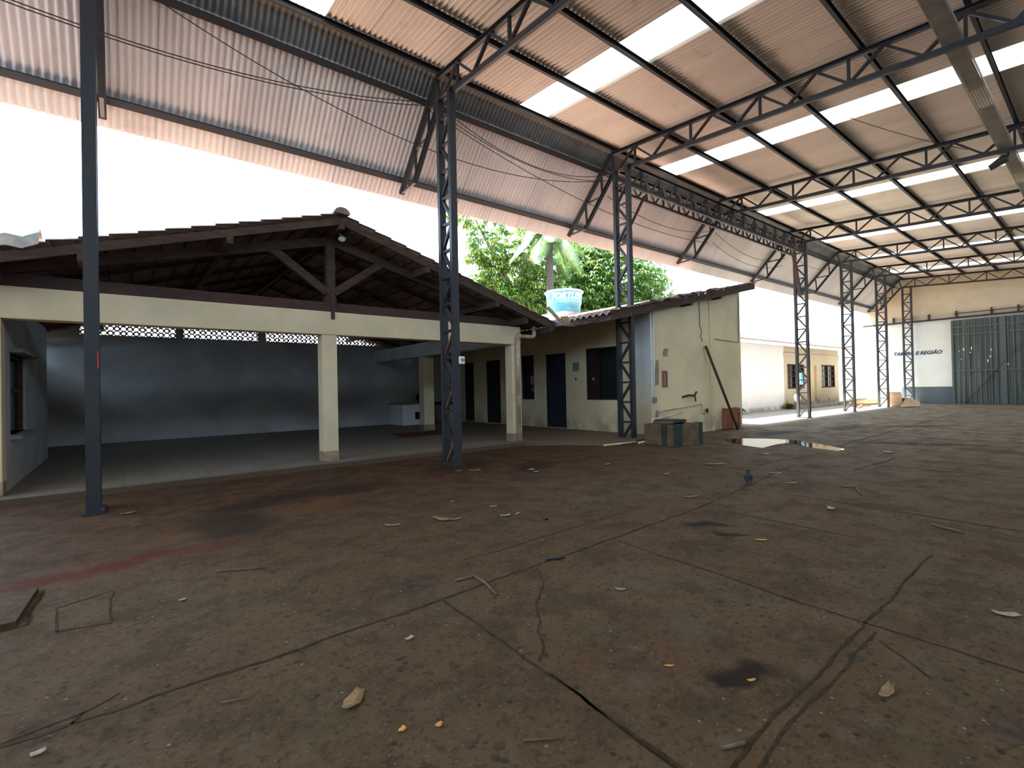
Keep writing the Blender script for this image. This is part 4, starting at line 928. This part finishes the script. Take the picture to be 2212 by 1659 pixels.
# ------------------------------------------------------------------ litter
def scrap(x, y, L, W, a, m, name, label, cat_, curl=.02, seed=0, group=None):
    rn = random.Random(seed*13+5); mb = MB(); rows = []; c, s_ = math.cos(a), math.sin(a)
    for i in range(6):
        u = i/5 - .5; ww = W*(.35 + .65*math.sin(PI*(i+.6)/6.2))*rn.uniform(.8,1.1) if name.endswith('leaf') else W*rn.uniform(.85,1.1)
        rows.append([(x + c*u*L - s_*v*ww, y + s_*u*L + c*v*ww, .006 + curl*(abs(u)*1.6)**2*rn.uniform(.5,1.3) + curl*.5*abs(v)) for v in (-.5,0,.5)])
    o = mb.grid(rows, True).build(name, m, solid=.002); tag(o, label, cat_, group); return o
S = [(2.88,4.93,.26,.11,1.9,'dryleaf','dry_leaf','largest curled tan dry leaf on the floor in front of the tall column'),
 (2.93,4.82,.22,.03,-.3,'paper','paper_scrap','thin pale strip lying against the largest tan leaf'),
 (3.50,4.55,.12,.06,-.5,'paper','paper_scrap','pale crescent scrap right of the largest tan leaf'),(3.66,4.52,.10,.035,.4,'paper','paper_scrap','narrow pale scrap just right of the pale crescent scrap'),
 (3.67,5.01,.09,.045,-.6,'paper','paper_scrap','short white scrap behind the pale crescent scrap'),(2.33,5.08,.16,.04,-.6,'paper','paper_scrap','thin curved pale strip left of the largest tan leaf'),
 (2.85,2.33,.075,.035,-.9,'paper','paper_scrap','small tan rectangular scrap on the slab between the two long joints'),
 (4.80,7.62,.12,.07,-.5,'paper','paper_scrap','white scrap at the foot of the tall lattice column'),(5.05,7.45,.22,.05,-.5,'card','paper_scrap','pale strip of card right of the tall column foot'),
 (5.8,6.75,.16,.1,.3,'paper','paper_scrap','crumpled pale scrap in the dark stain right of the tall column'),(5.72,6.5,.12,.08,1,'paper','paper_scrap','flat pale scrap just in front of a crumpled one in the dark stain'),
 (7.11,4.81,.12,.08,-.5,'paper','paper_scrap','small white scrap left of the pigeon'),(7.23,6.17,.2,.1,.2,'dryleaf','dry_leaf','tan curled leaf well behind the pigeon, toward the trough'),
 (3.43,5.60,.08,.06,.5,'dryleaf','dry_leaf','small brown leaf between the tall column and the pale scraps'),
 (1.34,2.71,.055,.03,.3,'paper','paper_scrap','tiny white shard on the lower middle floor'),(.33,4.31,.045,.035,.3,'paper','paper_scrap','bright white pebble-like scrap on the left floor'),
 (-.29,2.88,.05,.035,.2,'paper','paper_scrap','white chip below the long joint at lower left'),(.86,2.35,.155,.085,.75,'dryleaf','dry_leaf','tan torn dry leaf at lower centre-left'),
 (.95,2.01,.035,.03,.3,'orangeleaf','dry_leaf','orange fleck, left of a pair at the bottom'),(1.09,1.93,.035,.028,.3,'orangeleaf','dry_leaf','orange fleck, right of a pair at the bottom'),
 (2.26,1.53,.05,.016,-.7,'orangeleaf','dry_leaf','thin yellow leaf left of the large oil stain'),(2.46,1.19,.045,.02,-.4,'orangeleaf','dry_leaf','orange leaf lying on the oil stain at bottom right'),
 (2.85,.73,.16,.05,.0,'dryleaf','dry_leaf','long tan leaf near the bottom right joint crossing'),(4.35,.48,.13,.06,-1.0,'paper','paper_scrap','pale leaf-shaped scrap at the right edge'),
 (8.42,3.60,.2,.06,-.9,'paper','paper_scrap','pale strip just right of the pigeon'),(7.75,3.09,.16,.05,-.7,'paper','paper_scrap','short pale strip in front of the strip by the pigeon'),
 (8.05,2.47,.24,.06,-.7,'dryleaf','dry_leaf','pale tan leaf farther right of the pigeon'),(10.55,4.70,.2,.12,-.5,'paper','paper_scrap','white scrap between pigeon and puddle'),
 (12.41,3.04,.28,.16,.4,'paper','paper_scrap','white scrap right of the puddle'),(6.5,2.16,.12,.08,.2,'paper','paper_scrap','crumpled white scrap in front of the pale stick'),
 (8.66,4.76,.4,.16,-.5,'dryleaf','dry_leaf','heap-like tan leaf behind the pigeon'),(4.75,2.17,.1,.04,-.9,'orangeleaf','dry_leaf','red-orange leaf at the end of the dark oil smear'),
 (5.9,3.6,.22,.07,-.4,'dryleaf','dry_leaf','pale twiggy leaf in front of the pigeon, left side'),(.05,7.95,.16,.1,.2,'dryleaf','dry_leaf','tan leaf at the foot of the leftmost column'),
 (10.1,7.55,.3,.08,-.5,'paper','paper_scrap','white scrap beside the waste pipe')]
for i, (x, y, L, W, a, m, nm, lab) in enumerate(S): scrap(x, y, L, W, a, M[m], nm, lab, 'leaf' if 'leaf' in nm else 'litter', .018 if L > .1 else .007, i, 'litter scattered on the floor')
T_ = [([(2.02,3.27,.01),(2.17,3.24,.015),(2.16,3.07,.015),(2.10,2.85,.01)],.009,'bent dry twig lying across the long floor joint'),([(7.55,2.15,.012),(7.95,2.32,.02)],.012,'pale stick on the floor right of the pigeon'),
 ([(6.5,1.25,.012),(6.35,.98,.015)],.012,'dark stick near the right edge of the floor'),([(1.31,1.61,.008),(1.42,1.53,.01)],.005,'thin dark twig near the bottom of the picture'),
 ([(.36,2.75,.008),(.47,2.70,.01)],.004,'thin twig near the lower left joint'),([(1.9,1.05,.01),(2.0,1.0,.012)],.008,'small pale stick lying on the joint at bottom right'),([(.6,4.8,.01),(.95,4.6,.012)],.006,'slim twig on the left floor beside the white pebble-like scrap')]
for pts, r, lab in T_:
    o = MB().tube(pts, r, 6).build('twig', M['twig']); tag(o, lab, 'twig', 'twigs on the floor')
o = thing('hair_clip', 'small black clip-like object lying on the floor joint', 'clip', (2.93,3.1,0))
MB().tube([(2.86,3.15,.012),(2.9,3.11,.02),(2.94,3.09,.014),(2.98,3.07,.02)], .012, 6).tube([(2.96,3.12,.012),(3.0,3.06,.02)], .01, 6).build('clip_body', M['cable'], o)
o = MB().prism([(-1.6,4.6),(-.56,4.57),(-.52,5.28),(-1.6,5.5)], 0.0, .035).build('floor_slab', M['floor']); tag(o, 'raised concrete cover slab at the left edge of the floor', 'slab')

# ------------------------------------------------------------------ light, sky, camera
W = bpy.data.worlds.new('sky'); bpy.context.scene.world = W; W.use_nodes = True; nt = W.node_tree
bg = nt.nodes['Background']; bg.inputs[0].default_value = (.58,.78,1.0,1); bg.inputs[1].default_value = 3.0
sd = bpy.data.lights.new('sun','SUN'); sd.energy = 24; sd.angle = .0093; sd.color = (1,.95,.87)
so = bpy.data.objects.new('sun', sd); C.objects.link(so); so.location = (0,0,40)
to = Vector((-.15,.38,.92)).normalized(); so.rotation_euler = to.to_track_quat('Z','Y').to_euler()

cd = bpy.data.cameras.new('camera'); cam = bpy.data.objects.new('camera', cd); C.objects.link(cam)
F = 1052.69; cd.sensor_fit = 'HORIZONTAL'; cd.sensor_width = 36; cd.lens = F/2212*36; cd.clip_end = 500; cd.clip_start = .05
vx = Vector((2420-1106, 812-829.5, F)).normalized(); vy = Vector((263-1106, 856-829.5, F)).normalized(); vz = vx.cross(vy)
if vz.y > 0: vz = -vz
vz.normalize()
Rm = Matrix((vx, vy, vz))                         # rows: world axes in camera (right, down, forward)
m = Matrix((( Rm[0][0], -Rm[0][1], -Rm[0][2], 0),( Rm[1][0], -Rm[1][1], -Rm[1][2], 0),( Rm[2][0], -Rm[2][1], -Rm[2][2], 1.5),(0,0,0,1)))
cam.matrix_world = m
sc = bpy.context.scene; sc.camera = cam
sc.view_settings.view_transform = 'Standard'; sc.view_settings.look = 'None'; sc.view_settings.exposure = 1.6; sc.view_settings.gamma = 1
sc.cycles.use_denoising = True; sc.cycles.max_bounces = 8; sc.cycles.diffuse_bounces = 5; sc.cycles.transparent_max_bounces = 6
sc.cycles.use_adaptive_sampling = True; sc.cycles.adaptive_threshold = .02
